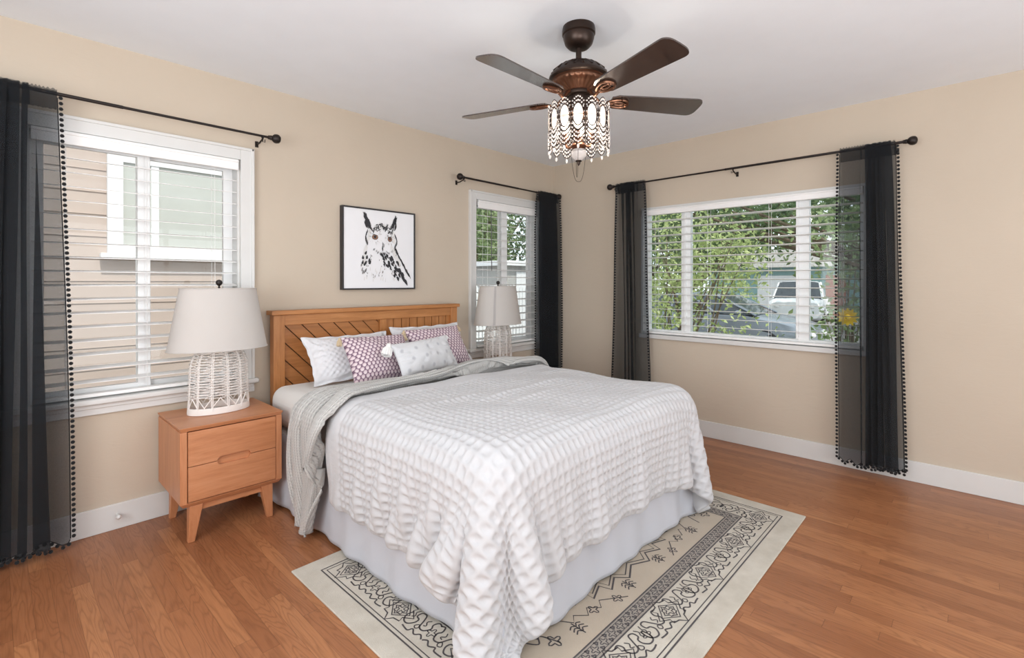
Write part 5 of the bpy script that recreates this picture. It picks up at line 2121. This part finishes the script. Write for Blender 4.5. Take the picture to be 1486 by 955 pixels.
# ------------------------------------------------------------------ vehicles
def car(name, label, cat, origin, yaw, stations, cabin, paint, wheels, wr, lights=True):
    """stations: (pos along length, half width, z bottom, z top) of the lower body;
    cabin: (pos, half width low, half width top, z low, z top)"""
    r = thing(name, label, cat, origin)
    cy_, sy_ = math.cos(yaw), math.sin(yaw)
    def Wp(l, w, z):
        return (origin[0] + l * cy_ - w * sy_, origin[1] + l * sy_ + w * cy_, origin[2] + z)
    def loft(secs):
        rows = []
        for (l, prof) in secs:
            rows.append([Wp(l, w, z) for (w, z) in prof])
        R = np.array(rows)
        g = G().grid(R, wrap=True)
        n = R.shape[1]
        g.F.append(tuple(range(n)))
        g.F.append(tuple((len(secs) - 1) * n + i for i in range(n - 1, -1, -1)))
        g.MI += [0, 0]
        return g
    secs = []
    for (l, hw, zb, zt) in stations:
        m = zb + (zt - zb) * .55
        secs.append((l, [(-hw * .9, zb), (-hw, zb + .08), (-hw * 1.02, m), (-hw * .95, zt - .06), (-hw * .8, zt), (0, zt + .025), (hw * .8, zt), (hw * .95, zt - .06), (hw * 1.02, m), (hw, zb + .08), (hw * .9, zb)]))
    put('car_body', loft(secs), M[paint], r, smooth=True)
    gsecs = []
    for (l, a, b, zl_, zt) in cabin:
        gsecs.append((l, [(-a, zl_), (-(a * .4 + b * .6), zl_ + (zt - zl_) * .6), (-b, zt - .03), (-b * .8, zt), (0, zt + .02), (b * .8, zt), (b, zt - .03), (a * .4 + b * .6, zl_ + (zt - zl_) * .6), (a, zl_)]))
    gl_ = put('greenhouse_glass', loft(gsecs), M['car_glass'], r, smooth=False)
    # roof skin and pillars in body colour
    mid = cabin[1:-1]
    rows = np.array([[Wp(l, w, z) for (w, z) in ((-b * 1.01, zt - .035), (-b * .8, zt + .006), (0, zt + .026), (b * .8, zt + .006), (b * 1.01, zt - .035))] for (l, a, b, zl_, zt) in mid])
    put('car_roof', G().grid(rows), M[paint], r, smooth=True)
    g = G()
    for (l, a, b, zl_, zt), (l2, a2, b2, zl2, zt2) in zip(cabin[:-1], cabin[1:]):
        for s in (-1, 1):
            g.tube([Wp(l, s * a * 1.0, zl_ + .01), Wp(l2, s * b2 * 1.005, zt2 - .03)] if zt2 > zt else [Wp(l, s * b * 1.005, zt - .03), Wp(l2, s * a2, zl2 + .01)] if zt > zt2 + .1 else [Wp((l + l2) / 2, s * a * 1.0, zl_), Wp((l + l2) / 2, s * b * 1.005, zt - .03)], .03, 6)
    put('pillars', g, M[paint], r, smooth=True)
    for (l, w) in wheels:
        for s in (-1, 1):
            g = G()
            V, n = [], 24
            for (rr, ww) in ((wr * .6, -.1), (wr * .94, -.1), (wr, -.07), (wr, .07), (wr * .94, .1), (wr * .6, .1)):
                for k in range(n):
                    a = 2 * PI * k / n
                    V.append(Wp(l + rr * math.cos(a), s * w + ww, wr + rr * math.sin(a)))
            F = [(i * n + k, i * n + (k + 1) % n, (i + 1) * n + (k + 1) % n, (i + 1) * n + k) for i in range(5) for k in range(n)]
            g.add(V, F)
            wh = put('wheel', g, M['tyre'], r, smooth=True)
            g = G()
            for k in range(5):
                a = 2 * PI * k / 5
                g.tube([Wp(l, s * (w + .09), wr), Wp(l + wr * .58 * math.cos(a), s * (w + .09), wr + wr * .58 * math.sin(a))], .03, 5)
            g.tube([Wp(l + wr * .6 * math.cos(a), s * (w + .085), wr + wr * .6 * math.sin(a)) for a in np.linspace(0, 2 * PI, 20, False)], .02, 5, closed=True)
            put('hub', g, M['hub'], wh, smooth=True)
    for s in (-1, 1):
        f = stations[0]
        g = G().ball(Wp(f[0] + .05, s * f[1] * .72, f[2] + (f[3] - f[2]) * .72), .09, 10, 6, (1, 1.3, .8))
        put('headlight', g, M['ext_white'], r, smooth=True)
        c_ = cabin[1]
        put('side_mirror', G().ball(Wp(cabin[0][0] + .35, s * (cabin[0][1] + .12), cabin[0][3] + .06), .075, 10, 6, (1, 1, .75)), M[paint], r, smooth=True)
    return r


# l grows from nose (0) to tail
car('car', 'grey-blue car parked sideways outside the wide window', 'car', (8.6, -.62, GZ), PI / 2,
    [(0, .72, .30, .66), (.15, .82, .22, .76), (.6, .88, .20, .88), (1.3, .90, .20, .98), (2.4, .90, .20, 1.0), (3.6, .90, .20, 1.02), (4.3, .86, .24, 1.0), (4.62, .78, .34, .86)],
    [(1.05, .80, .76, .95, .97), (1.95, .82, .62, .98, 1.40), (2.7, .82, .62, 1.0, 1.45), (3.4, .80, .60, 1.0, 1.38), (4.25, .76, .70, .98, 1.02)], 'car_blue', ((.85, .80), (3.65, .80)), .33)
car('pickup_truck', 'white pickup truck parked in front of the teal garage, facing the wide window', 'truck', (16.6, 1.8, GZ), math.radians(8),
    [(0, .80, .38, .95), (.15, .90, .30, 1.02), (1.2, .92, .30, 1.08), (3.0, .92, .32, 1.06), (5.0, .92, .36, 1.04), (5.2, .88, .42, 1.0)],
    [(1.1, .84, .80, 1.06, 1.08), (1.75, .84, .70, 1.06, 1.72), (2.6, .84, .70, 1.06, 1.74), (3.0, .84, .78, 1.06, 1.1)], 'car_white', ((.95, .84), (4.1, .84)), .38)

# garage house at the end of the drive
hs = thing('garage_house', 'teal garage house with a pale roof at the end of the driveway', 'house', (24, 4, GZ))
put('house_wall', G().box(23, 27, -1.2, 7.5, GZ, 2.0), M['teal'], hs)
put('house_roof', G().prism([(-1.9, 2.0), (8.2, 2.0), (6.2, 2.85), (1.0, 2.85)], 22.4, 27.4, 'x'), M['roofing'], hs)
put('garage_door', G().box(22.95, 23, 2.6, 5.0, GZ, 1.6), M['ext_white'], hs, bevel=.01)
put('front_door', G().box(22.95, 23, 1.2, 2.0, GZ, 1.6), M['brick'], hs)
put('house_window', G().box(22.95, 23, -.6, .6, .5, 1.5), M['car_glass'], hs)
put('chimney', G().box(24.4, 25, 2.9, 3.6, 2.4, 3.5), M['brick'], hs)
